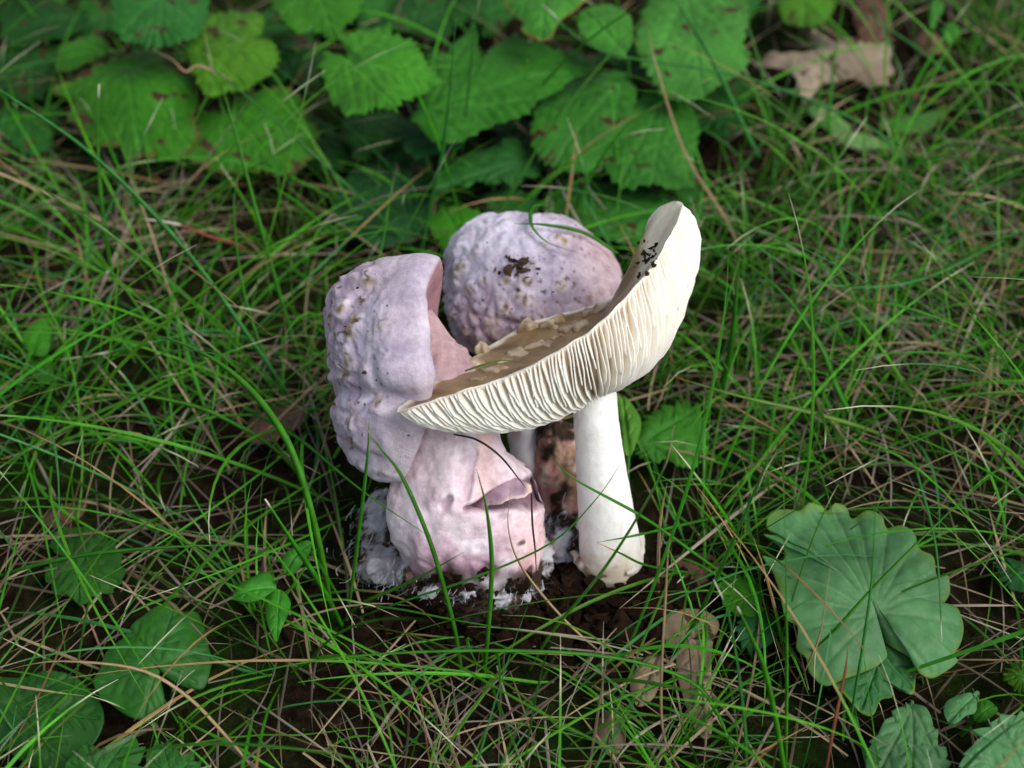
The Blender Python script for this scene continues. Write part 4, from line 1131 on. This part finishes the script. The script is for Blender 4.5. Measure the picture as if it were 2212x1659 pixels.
leaf('dead_leaf', 'grey curled dead leaf scrap lowest in the litter under grass', 'dead leaf', z9((1395, 835), (1470, 720), (1535, 760), (1542, 900), (1460, 952)), z9((1500, 740))[0], z9((1440, 930)), 0.4, (0, 0), GREYB * 0.9, M_DEAD, stalk=False, seed=89)
leaf('dead_leaf', 'dark brown dead leaf pressed against soil right of the white stem', 'dead leaf', z9((1765, 20), (1860, -10), (1965, 8), (2004, 120), (1900, 205), (1800, 125)), z9((1960, 30))[0], z9((1820, 130)), 0.4, (0, 0), BRN, M_DEAD, stalk=False, seed=90)
leaf('dead_leaf', 'brown dead leaf under dry grass near the dark lobed leaf', 'dead leaf', z7((220, 210), (300, 120), (420, 60), (520, 40), (480, 150), (360, 230)), z7((500, 50))[0], z7((240, 210)), 0.3, (0, 0), BRN * 0.9, M_DEAD, stalk=False, seed=91)

# shaded leaves lower down in the cluster, fillers between the bright ones, shade put into their green
FILL = [(120, 60), (210, 30), (330, 150), (560, 60), (640, 130), (680, 20), (610, 250), (820, 10), (900, 30), (960, 150), (880, 320), (1060, 20), (1240, 150), (1390, 120), (1560, 230), (1270, 300), (1400, 300), (60, 260), (780, 290), (1130, 300), (1090, 440), (1560, 20), (500, 300), (1010, 20)]
rl = np.random.default_rng(77)
NEAR = [((280, 205), 'broad speckled toothed leaf'), ((350, 20), 'bluish green leaf'), ((490, 100), 'yellow-green lobed leaf'), ((545, 275), 'spotted rounded leaf'), ((690, 10), 'small dark top leaf'), ((800, 135), 'notched bright leaf'), ((1040, 175), 'large pointed leaf'), ((1180, 10), 'brown-edged scalloped leaf'), ((1310, 60), 'oval light leaf'), ((1260, 260), 'leaf with small dark holes'), ((1400, 300), 'hole-eaten broad leaf'), ((1500, 80), 'pale speckled leaf'), ((60, 150), 'shaded leaf at the cluster edge'), ((830, 430), 'very dark leaf behind the lilac caps'), ((1050, 370), 'toothed leaf behind the domed cap')]
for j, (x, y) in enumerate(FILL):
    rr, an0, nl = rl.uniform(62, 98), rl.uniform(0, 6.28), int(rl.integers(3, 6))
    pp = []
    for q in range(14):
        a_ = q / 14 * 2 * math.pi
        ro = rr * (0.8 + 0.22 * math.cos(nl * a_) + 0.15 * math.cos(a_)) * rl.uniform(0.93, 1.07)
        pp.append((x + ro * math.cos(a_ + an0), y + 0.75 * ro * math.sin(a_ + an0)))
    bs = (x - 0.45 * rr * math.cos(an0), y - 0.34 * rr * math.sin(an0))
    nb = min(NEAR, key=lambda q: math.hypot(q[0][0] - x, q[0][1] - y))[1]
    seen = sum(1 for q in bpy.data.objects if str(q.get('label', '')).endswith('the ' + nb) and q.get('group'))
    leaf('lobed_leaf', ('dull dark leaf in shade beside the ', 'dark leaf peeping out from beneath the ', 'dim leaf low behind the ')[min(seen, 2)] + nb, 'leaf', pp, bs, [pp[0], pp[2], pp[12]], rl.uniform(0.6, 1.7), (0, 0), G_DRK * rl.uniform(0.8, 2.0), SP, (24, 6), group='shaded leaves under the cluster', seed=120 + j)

# ------------------------------------------------------------------ grass
def gcol(kind, r):
    if kind == 'g': return np.array([0.032, 0.205, 0.010]) * r.uniform(0.8, 1.3) + np.array([1, .6, 0]) * r.uniform(0, 0.018)
    if kind == 'b': return np.array([0.036, 0.190, 0.034]) * r.uniform(0.85, 1.25)
    if kind == 'y': return np.array([0.130, 0.260, 0.040])
    if kind == 'k': return np.array([0.045, 0.028, 0.018])
    if kind == 'r': return np.array([0.20, 0.062, 0.035])
    return np.array([0.40, 0.285, 0.155]) * r.uniform(0.6, 1.2)


def blade_mesh(A, wd, col, tipcol, tipfrom, r, flat=0.45, blunt=0.25):
    """flattened tube along the points A"""
    K = len(A)
    T = np.gradient(A, axis=0); T /= np.linalg.norm(T, axis=1)[:, None] + 1e-9
    tw = r.uniform(-0.5, 0.5)
    V, C = [], []
    for k in range(K):
        s = k / (K - 1)
        a = np.cross(T[k], [0.0, -0.25, 1.0]); a /= np.linalg.norm(a) + 1e-9
        b_ = np.cross(T[k], a)
        an = tw * (1 + s)
        a, b_ = a * math.cos(an) + b_ * math.sin(an), b_ * math.cos(an) - a * math.sin(an)
        ww = wd * 0.5 * (0.75 + 0.45 * math.sin(math.pi * min(1, s * 1.1 + 0.1))) * (1 - (1 - blunt) * max(0, (s - 0.55) / 0.45) ** 1.6)
        for e, (ca, cb) in enumerate(((1, 0.25), (0, -0.55), (-1, 0.25), (0, 0.9 * 0.5))):
            V.append(A[k] + a * ww * ca + b_ * ww * flat * cb)
        cc = col if s < tipfrom else tipcol
        C += [cc, cc * 0.82, cc, cc * 0.9]
    F = grid_faces(K, 4)
    F += [(3, 2, 1, 0), tuple((K - 1) * 4 + j for j in range(4))]
    return np.array(V), F, np.array(C)


def traced(pts, wpx, kind, label, group=None, tip=None, tipfrom=0.93, name='grass_blade', absdepth=False, seed=0):
    """pts base to tip: (x, y, height cm); or (x, y, depth) with absdepth"""
    r = np.random.default_rng(900 + seed + int(pts[0][0]))
    P = [pw(*p) if absdepth else gp(*p) for p in pts]
    if not absdepth and pts[0][2] <= 0.01: P[0][2] = ground_z(P[0][0], P[0][1]) - 0.1
    A = spline(P, 26)
    d = proj(A)[2].mean()
    col = gcol(kind, r)
    tc = {None: col * 1.1, 'w': np.array([0.70, 0.66, 0.52]), 'o': np.array([0.42, 0.20, 0.06]), 's': np.array([0.46, 0.34, 0.19])}[tip]
    V, F, C = blade_mesh(A, wpx / FPX * d, col, tc, tipfrom, r, blunt=0.6 if tip == 'w' else 0.15)
    o = mesh_obj(name, V, F, M_STRAW if kind in 'srk' else M_GRASS, None, C, origin=(P[0][0], P[0][1], 0))
    return tag(o, label, 'grass' if kind not in 'srk' else 'dry grass', group)


traced([(740, 1335, 0), (690, 1260, 1.4), (635, 1175, 2.8), (572, 1078, 4.2)], 11, 'g', 'stout bright blade with whitish cut tip standing over the small sprout', tip='w')
traced([(735, 1312, 0), (790, 1311, 1.0), (860, 1315, 1.7), (980, 1338, 2.2), (1150, 1366, 2.3), (1500, 1415, 1.2)], 8, 'g', 'long arching blade stretched over dark soil under the mushrooms')
traced([(740, 1318, 0), (867, 1300, 1.4), (1030, 1245, 2.6), (1191, 1172, 3.6), (1290, 1075, 4.6), (1347, 992, 5.4)], 7, 'g', 'thin blade rising past the pink bulb and across the white stem')
traced([(730, 1325, 0), (777, 1306, 0.9), (890, 1255, 2.2), (1003, 1192, 3.2)], 7, 'g', 'short slanting blade in front of the pink bulb')
traced([(1040, 1480, 0), (1054, 1363, 1.7), (1062, 1218, 3.4), (1051, 1101, 4.8), (1029, 1012, 5.8)], 10, 'g', 'upright blade crossing the tear in the pink stem')
traced([(1000, 1460, 0), (984, 1367, 1.2), (953, 1246, 2.8), (921, 1148, 4.0), (867, 1027, 5.3), (816, 961, 6.0), (753, 867, 6.9)], 9, 'g', 'tall leaning blade with dry tip crossing pink stem and drooping lilac cap', tip='s', tipfrom=0.86)
traced([(742, 1330, 0), (769, 1199, 2.3), (792, 1004, 5.2), (798, 902, 6.5)], 7, 'g', 'straight upright blade in front of the lower lobe of the lilac cap')
traced([(917, 1152, 3.2), (777, 1056, 4.0), (648, 949, 3.0), (560, 900, 1.2), (520, 880, 0)][::-1], 7, 'g', 'blade reaching sideways onto the pink stem from the grass')
traced([(1140, 1440, 0), (1191, 1367, 1.2), (1312, 1218, 3.4), (1429, 1023, 6.0), (1457, 918, 7.2)], 10, 'g', 'tall slanting blade with tan tip crossing the base of the white stem', tip='s', tipfrom=0.8)
traced([(1640, 1290, 0), (1512, 1203, 1.8), (1390, 1117, 3.2), (1242, 1035, 4.0), (1187, 980, 4.2)], 7, 'g', 'thin blade hanging across the middle of the white stem')
traced([(1660, 1090, 0), (1512, 1125, 1.4), (1375, 1156, 2.9), (1289, 1172, 3.2)], 6, 'g', 'thin blade with tan tip touching the lower white stem', tip='s')
traced([(1289, 1172, 3.2), (1340, 1195, 2.6), (1400, 1222, 1.8), (1512, 1240, 0.9)][::-1], 5, 'g', 'fine bent blade pointing at the lower white stem', tip='o', tipfrom=0.75)
traced([(1421, 1300, 0), (1425, 1140, 2.2), (1441, 1043, 3.2)], 7, 's', 'upright orange-brown dry stalk just right of the white stem', name='dry_grass_blade')
traced([(650, 890, 0), (560, 760, 1.6), (400, 540, 3.6), (200, 335, 5.4), (0, 195, 6.8), (-60, 150, 7.2)], 9, 'b', 'long straight bluish blade slanting across the upper leaf cluster')
traced([(915, 560, 0), (870, 515, 0.8), (740, 390, 2.8), (560, 230, 4.8), (340, 55, 6.6)], 7, 'b', 'long thin blade slanting over spotted rounded leaf to bluish leaf')
traced([(660, 800, 0), (620, 690, 1.2), (560, 480, 3.4), (495, 240, 5.4), (470, 160, 6.0)], 8, 'g', 'tall blade rising through dark gap beneath the upper leaf cluster')
traced([(900, 580, 0), (925, 465, 1.8), (960, 300, 4.4), (985, 40, 8.2)], 9, 'b', 'stiff pale bluish blade standing upright behind the lilac caps')
traced([(1230, 500, 0), (1245, 450, 1.0), (1275, 380, 2.2), (1350, 275, 4.0), (1440, 215, 5.0), (1542, 166, 5.6)], 17, 'g', 'broad bright blade leaning right over the hole-eaten leaf', tip='s', tipfrom=0.95)
traced([(715, 1320, 0), (690, 1180, 2.2), (640, 1000, 4.0), (580, 890, 4.6), (500, 805, 4.6), (400, 745, 4.2), (268, 706, 3.2)], 14, 'g', 'broad arching blade bending left beside the drooping lilac cap', tip='s', tipfrom=0.94)
traced([(700, 1075, 0), (600, 975, 1.0), (500, 912, 1.9), (400, 872, 2.4), (200, 838, 2.8), (-20, 820, 2.9)], 8, 'g', 'long low blade sweeping left through dry thatch')
traced([(-30, 1255, 0.2), (60, 1225, 1.8), (200, 1196, 2.5), (400, 1180, 2.6), (590, 1178, 1.5)], 8, 'g', 'long arched blade above the dark heart-shaped leaf')
traced([(-30, 1462, 1.0), (60, 1436, 1.9), (150, 1428, 2.3), (300, 1445, 2.4), (400, 1500, 2.1), (480, 1580, 1.2), (570, 1680, 0)][::-1], 8, 's', 'pale dry stalk arching over the very dark corner leaf', name='dry_grass_blade')
traced([(1600, 1660, 0), (1550, 1540, 1.2), (1480, 1465, 2.0), (1300, 1416, 2.8), (1000, 1405, 3.1), (700, 1424, 2.8), (450, 1475, 2.2)], 9, 'g', 'very long blade with white cut tip lying across the whole front litter', tip='w', tipfrom=0.97)
traced([(1960, 960, 0), (1870, 925, 1.2), (1750, 890, 2.2), (1600, 856, 2.8), (1450, 812, 3.0)], 11, 'y', 'yellow-green blade with brown cut tip pointing at the white stem', tip='o', tipfrom=0.95)
traced([(2140, 260, 0), (2080, 190, 1.2), (1990, 110, 2.6), (1900, 50, 3.8), (1800, -10, 4.8)], 14, 'b', 'broad bluish blade passing over the dead oak leaf')
traced([(1875, 985, 0), (1854, 930, 0.8), (1806, 831, 2.0), (1771, 744, 2.8), (1684, 626, 3.6), (1556, 529, 3.6)], 13, 'g', 'broad bright blade bending left in the grass beside the white cap')
traced([(1545, 870, 0), (1560, 825, 0.8), (1577, 762, 1.8), (1590, 640, 3.4), (1597, 536, 4.6)], 13, 'g', 'broad upright blade standing just right of the white cap')
traced([(2260, 470, 0.3), (2212, 491, 1.0), (2031, 588, 2.8), (1893, 619, 3.5), (1754, 606, 4.0), (1656, 546, 4.5), (1560, 480, 4.9), (1440, 420, 5.2)], 8, 'b', 'very long glossy blade looping from the grass to the white cap tip')
traced([(1615, 1720, 0), (1612, 1600, 1.5), (1600, 1480, 3.0), (1575, 1330, 4.8), (1542, 1252, 5.6)], 10, 'b', 'upright pale blade with thick whitish tip beside the grey-brown dead leaf', tip='w', tipfrom=0.88)
traced([(1700, 1720, 0), (1690, 1640, 1.2), (1655, 1460, 3.6), (1620, 1370, 4.6), (1592, 1310, 5.2)], 11, 'g', 'upright green blade with white cut tip left of the heart-shaped leaf', tip='w', tipfrom=0.95)
traced([(1440, 1440, 0), (1512, 1324, 1.8), (1600, 1130, 4.6), (1682, 936, 7.0)], 9, 'g', 'tall slanting blade between white stem and heart-shaped leaf')
traced([(1700, 1440, 0), (1791, 1372, 2.4), (1904, 1250, 3.6), (2056, 1101, 4.6), (2212, 967, 5.4)], 8, 'g', 'long straight blade lying diagonally across the heart-shaped leaf')
traced([(1700, 1690, 0), (1699, 1500, 2.6), (1699, 1350, 4.4), (1695, 1110, 6.8)], 7, 'g', 'straight upright blade before the yellowed notch of the heart-shaped leaf')
traced([(1830, 1590, 0), (1847, 1500, 1.6), (1882, 1263, 4.6), (1891, 1071, 6.4)], 6, 'b', 'thin blade standing before the middle of the heart-shaped leaf')
traced([(1960, 940, 0), (1982, 1023, 2.2), (2022, 1180, 3.0), (2035, 1385, 2.6)], 7, 'b', 'drooping blade with white tip hanging over the heart-shaped leaf', tip='w', tipfrom=0.96)
traced([(1780, 1700, 0), (1800, 1580, 1.6), (1826, 1450, 3.0), (1832, 1390, 3.6)], 9, 'r', 'reddish upright stalk below the heart-shaped leaf', name='dry_grass_blade')
traced([(1735, 1460, 0.9), (1752, 1420, 2.0), (1773, 1363, 3.0), (1795, 1219, 4.6)], 6, 's', 'orange-brown dry stalk lying on the heart-shaped leaf', name='dry_grass_blade')
traced([(1480, 1680, 0), (1430, 1560, 1.4), (1440, 1250, 4.6), (1448, 1150, 5.6)], 6, 's', 'tall thin straw before the dead leaf by the white stem', name='dry_grass_blade')
traced([(640, 905, 0), (560, 740, 1.5), (520, 600, 2.8), (505, 450, 4.2), (515, 375, 4.8)], 7, 'g', 'upright blade with curled tan tip left of the lilac caps', tip='s', tipfrom=0.9)
traced([(260, 700, 0), (225, 480, 3.0), (212, 320, 4.8), (214, 182, 6.2)], 8, 'g', 'upright dark blade with white cut tip before the broad speckled leaf', tip='w', tipfrom=0.95)
traced([(545, 545, 0.3), (520, 530, 1.4), (450, 510, 2.0), (385, 485, 2.3), (310, 473, 2.4)], 8, 'r', 'pinkish bent dry stem with pale tip under the upper leaves', tip='w', tipfrom=0.75, name='dry_grass_blade')
traced([(620, 770, 0), (480, 715, 1.2), (330, 740, 1.8), (215, 765, 1.8), (130, 778, 1.6)], 7, 'b', 'blade with long frayed white tip in the left thatch', tip='w', tipfrom=0.72)
traced([(505, 175, 3.2), (465, 155, 3.9), (425, 142, 4.2), (400, 155, 4.2), (370, 128, 4.4), (325, 105, 4.5)], 6, 's', 'thin kinked dry stem hovering over the broad speckled leaf', name='dry_grass_blade')
traced([(1620, 560, 0), (1560, 460, 1.2), (1480, 330, 2.6), (1420, 150, 4.8), (1400, 60, 5.6)], 9, 's', 'brown dry stalk leaning across the pale speckled leaf', name='dry_grass_blade')
traced([(1640, 340, 1.0), (1600, 260, 2.0), (1540, 130, 3.6), (1480, 30, 4.8), (1440, -20, 5.4)], 9, 'b', 'shiny pale blade lying over the pale speckled leaf')
traced([(1800, 330, 0), (1790, 260, 1.0), (1800, 150, 2.2), (1825, -10, 3.8)], 7, 'g', 'thin upright blade before the dead oak leaf')
traced([(2000, 470, 0), (1945, 340, 1.5), (1850, 260, 2.4), (1600, 165, 3.4), (1300, 110, 4.4), (1172, 10, 5.2)], 6, 'b', 'fine whitish-tipped blade over the oval light leaf', tip='w', tipfrom=0.93)
# the limp blade lying on the domed cap
LOOPB = [(1189, 456), (1170, 443), (1152, 448), (1146, 468), (1152, 493), (1181, 522), (1222, 538), (1271, 553)]
def on_cap(pts, lift):
    o_ = []
    for x, y in pts:
        q = pick(CAP2_V, x, y, 16); d = proj(q)[2]
        o_.append((x, y, d - lift))
    return o_
traced(on_cap(LOOPB, 0.12), 9, 'g', 'limp green blade curled in a loop on the domed lilac cap', absdepth=True)
traced(on_cap([(1335, 548), (1263, 503), (1181, 486), (1111, 483)], 0.16), 7, 'g', 'green blade lying straight across the top of the domed lilac cap', absdepth=True)
traced([(980, 938, 32.3), (1030, 950, 32.2), (1080, 985, 32.3), (1122, 1036, 32.8), (1138, 1056, 33.1)], 4, 'k', 'thin dark rootlet arching over the torn pink stem', absdepth=True, name='rootlet')
traced([(1148, 1066, 33.2), (1150, 1130, 33.0), (1156, 1190, 33.3), (1160, 1262, 34.2)], 4, 'k', 'thin dark rootlet hanging down the right of the pink bulb', absdepth=True, name='rootlet')
traced([(1005, 801, 32.5), (1040, 789, 32.4), (1085, 778, 32.4), (1135, 783, 32.6)], 5, 'y', 'short grass clipping lying on the tan skin of the white cap', absdepth=True)
traced([(1320, 1420, 0), (1220, 1340, 1.0), (1130, 1230, 2.6), (1098, 1140, 3.7), (1105, 1040, 4.8)], 5, 's', 'thin dry stem bent in front of the pink bulb', name='dry_grass_blade')

# random blades: fine sward, each patch with its own density
MUSH = np.array([(680, 700), (690, 620), (760, 580), (880, 535), (950, 545), (1000, 480), (1100, 445), (1210, 450), (1310, 520), (1350, 590), (1390, 520), (1400, 460), (1480, 425), (1520, 520), (1515, 650), (1440, 780), (1340, 840), (1375, 1000), (1410, 1220), (1330, 1260), (1190, 1270), (1130, 1310), (960, 1310), (860, 1270), (770, 1240), (780, 1090), (740, 1010), (710, 920), (700, 800)], float)


def inside(px, py, poly):
    r = np.zeros(px.shape, bool)
    j = len(poly) - 1
    for i in range(len(poly)):
        xi, yi = poly[i]; xj, yj = poly[j]
        with np.errstate(divide='ignore', invalid='ignore'):
            r ^= ((yi > py) != (yj > py)) & (px < (xj - xi) * (py - yi) / (yj - yi + 1e-12) + xi)
        j = i
    return r


def shift(poly): return np.array([gp(x, y, 0)[:2] for x, y in poly])


Z_LEAF = shift([(60, 30), (650, -60), (1640, -60), (1640, 210), (1530, 420), (1180, 430), (740, 470), (640, 400), (400, 360), (130, 330), (60, 200)])
Z_SOIL = shift([(740, 1080), (1120, 1150), (1420, 1120), (1440, 1330), (1350, 1380), (1000, 1360), (760, 1320)])
Z_FOOT = shift([(760, 1000), (1000, 760), (1300, 720), (1400, 1000), (1420, 1250), (1150, 1300), (860, 1280)])
Z_BIG = shift([(1640, 1060), (1900, 1040), (2090, 1200), (2110, 1460), (2212, 1520), (2212, 1659), (1880, 1659), (1740, 1480), (1660, 1300)])
Z_OAK = shift([(1620, 20), (2080, 20), (2060, 310), (1740, 330), (1620, 200)])
Z_HEART = shift([(-40, 1290), (200, 1290), (450, 1280), (470, 1480), (300, 1659), (-40, 1659)])


def scatter(n, seed, zone_p, xr=(-36, 36), yr=(-22, 40)):
    r = np.random.default_rng(seed)
    x = r.uniform(*xr, n); y = r.uniform(*yr, n)
    cl = noise(np.stack([x, y, np.zeros(n)], -1), 0.22, seed)
    keep = r.random(n) < np.clip(0.55 + 1.1 * cl, 0.08, 1)
    for poly, p in zone_p:
        ins = inside(x, y, poly)
        keep &= ~(ins & (r.random(n) > p))
    keep &= ~inside(x, y, Z_FOOT)
    return x[keep], y[keep], r


def sward(name, label, n, seed, zone_p, L, W, el, droop, colf, mat, K=8, z0=(0, 0), tip=None, side_p=None, cat='grass', curlk=0.4, tuft=0.0):
    x, y, r = scatter(n, seed, zone_p)
    if side_p is not None:
        k = r.random(len(x)) < side_p(x, y); x, y = x[k], y[k]
    n = len(x)
    Ln = r.uniform(*L, n); wd = r.uniform(*W, n); e0 = np.radians(r.uniform(*el, n)); az = r.uniform(0, 2 * math.pi, n)
    if tuft:                                         # most blades rise from shared bases and fan outwards
        cxy = np.stack([x, y], -1)[r.choice(n, max(1, n // 16), replace=False)]
        k = np.where(r.random(n) < tuft)[0]
        near = np.array([np.argmin(((cxy - np.array([x[q], y[q]])) ** 2).sum(1)) for q in k])
        off = r.normal(0, 0.32, (len(k), 2))
        x[k], y[k] = cxy[near, 0] + off[:, 0], cxy[near, 1] + off[:, 1]
        az[k] = np.arctan2(off[:, 1], off[:, 0]) + r.normal(0, 0.5, len(k))
    dr = np.radians(r.uniform(*droop, n)); curl = r.normal(0, curlk, n)
    z = ground_z(x, y) + r.uniform(*z0, n)
    P = np.zeros((n, K, 3)); P[:, 0] = np.stack([x, y, z], -1)
    for k in range(1, K):
        s = k / (K - 1)
        e = e0 - dr * s ** 1.3
        a = az + curl * s
        st = Ln / (K - 1)
        P[:, k] = P[:, k - 1] + np.stack([np.cos(e) * np.cos(a) * st, np.cos(e) * np.sin(a) * st, np.sin(e) * st], -1)
    gz = ground_z(P[:, :, 0], P[:, :, 1]) + 0.05
    P[:, :, 2] = np.maximum(P[:, :, 2], gz + r.uniform(0, 0.15, (n, 1)))
    px, py, d = proj(P.reshape(-1, 3))
    bad = (inside(px, py, MUSH) & (d < 37.2)).reshape(n, K).any(1)
    P, wd = P[~bad], wd[~bad]
    n = len(P)
    T = np.gradient(P, axis=1); T /= np.linalg.norm(T, axis=2)[..., None] + 1e-9
    upv = np.stack([r.normal(0, .5, n), r.normal(0, .5, n), np.ones(n)], -1)[:, None, :]
    A = np.cross(T, np.broadcast_to(upv, T.shape)); A /= np.linalg.norm(A, axis=2)[..., None] + 1e-9
    B = np.cross(T, A)
    s = np.linspace(0, 1, K)
    prof = (0.7 + 0.3 * np.sin(math.pi * s)) * (1 - 0.85 * np.clip((s - 0.5) / 0.5, 0, 1) ** 1.5)
    ww = (wd[:, None] * 0.5 * prof)[..., None]
    V = np.stack([P + A * ww, P - B * ww * 0.55, P - A * ww], 2).reshape(-1, 3)      # V-folded ribbon
    base = (np.arange(n) * K * 3)[:, None, None]
    k = (np.arange(K - 1) * 3)[None, :, None]
    f1 = np.stack([base + k + 0, base + k + 1, base + k + 4, base + k + 3], -1).reshape(-1, 4)
    f2 = np.stack([base + k + 1, base + k + 2, base + k + 5, base + k + 4], -1).reshape(-1, 4)
    C = colf(n, r)[:, None, :] * np.ones((1, K, 1))
    if tip is not None:
        tp = r.random(n) < tip[0]
        C[tp, -2:, :] = np.array(tip[1])
        br = r.random(n) < 0.06
        C[br, K // 2:, :] = np.array([0.30, 0.19, 0.08])
    C = np.repeat(C[:, :, None, :], 3, 2).reshape(-1, 3)
    o = mesh_obj(name, V, np.vstack([f1, f2]), mat, None, C)
    return tag(o, label, cat, kind='stuff')


def c_green(n, r):
    c = np.array([0.032, 0.200, 0.008]) * r.uniform(0.35, 1.6, (n, 1)) + np.array([1, .9, .0]) * r.uniform(0, 0.035, (n, 1))
    k = r.random(n) < 0.13
    c[k] = np.array([0.034, 0.165, 0.036]) * r.uniform(0.8, 1.3, (k.sum(), 1))
    return c


def c_straw(n, r):
    c = np.array([0.30, 0.23, 0.13]) * r.uniform(0.12, 1.25, (n, 1))
    k = r.random(n) < 0.4
    c[k] = np.array([0.25, 0.21, 0.16]) * r.uniform(0.2, 1.3, (k.sum(), 1))
    k = r.random(n) < 0.03
    c[k] = np.array([0.20, 0.095, 0.04]) * r.uniform(0.6, 1.2, (k.sum(), 1))
    return c


def right_more(x, y): return np.clip(0.66 + x / 45, 0.42, 1)


zp = [(Z_LEAF, 0.10), (Z_SOIL, 0.10), (Z_BIG, 0.2), (Z_OAK, 0.06), (Z_HEART, 0.35)]
sward('dry_thatch', 'matted tan thatch of dead grass lying on the ground', 17000, 21, [(Z_LEAF, 0.15), (Z_SOIL, 0.16), (Z_BIG, 0.6), (Z_OAK, 0.2), (Z_HEART, 0.6)], (1.4, 4.8), (0.03, 0.085), (-4, 26), (0, 45), c_straw, M_STRAW, 8, (0.0, 0.9), side_p=lambda x, y: np.clip(0.85 + x / 60, 0.5, 1), curlk=0.25)
sward('short_grass', 'short fine green grass of the sward', 30000, 22, zp, (1.5, 5.0), (0.035, 0.085), (25, 85), (10, 80), c_green, M_GRASS, 7, tuft=0.6, tip=(0.25, (0.55, 0.50, 0.36)), side_p=right_more)
sward('long_grass', 'long thin green grass blades arching through the sward', 5400, 23, [(Z_LEAF, 0.28), (Z_SOIL, 0.0), (Z_BIG, 0.12), (Z_OAK, 0.04), (Z_HEART, 0.4)], (5.0, 11.0), (0.05, 0.105), (20, 70), (20, 85), c_green, M_GRASS, 12, tuft=0.6, tip=(0.35, (0.60, 0.55, 0.42)))
sward('dry_stems', 'loose upright and leaning dry grass stems', 900, 24, zp, (3.0, 8.0), (0.05, 0.10), (5, 50), (0, 60), c_straw, M_STRAW, 9)


# moss: tiny upright tufts
x, y, r = scatter(26000, 31, [(Z_LEAF, 0.5), (Z_SOIL, 0.0)])
k = fbm(np.stack([x, y, x * 0], -1), 0.16, 3, 5) > 0.02
x, y = x[k], y[k]
n = len(x)
hgt = r.uniform(0.15, 0.5, n); a = r.uniform(0, 6.28, n)
z = ground_z(x, y) - 0.03
P = np.stack([x, y, z], -1)
V = np.stack([P + np.stack([np.cos(a), np.sin(a), a * 0], -1) * 0.07, P - np.stack([np.cos(a), np.sin(a), a * 0], -1) * 0.07,
              P + np.stack([r.normal(0, .12, n), r.normal(0, .12, n), hgt], -1)], 1).reshape(-1, 3)
F = np.arange(3 * n).reshape(n, 3)
c = np.repeat(np.array([0.035, 0.085, 0.010]) * r.uniform(0.4, 1.5, (n, 1)), 3, 0)
tag(mesh_obj('moss', V, F, M_GRASS, None, c, smooth=False), 'dark green moss cushions between the dead grass', 'moss', kind='stuff')
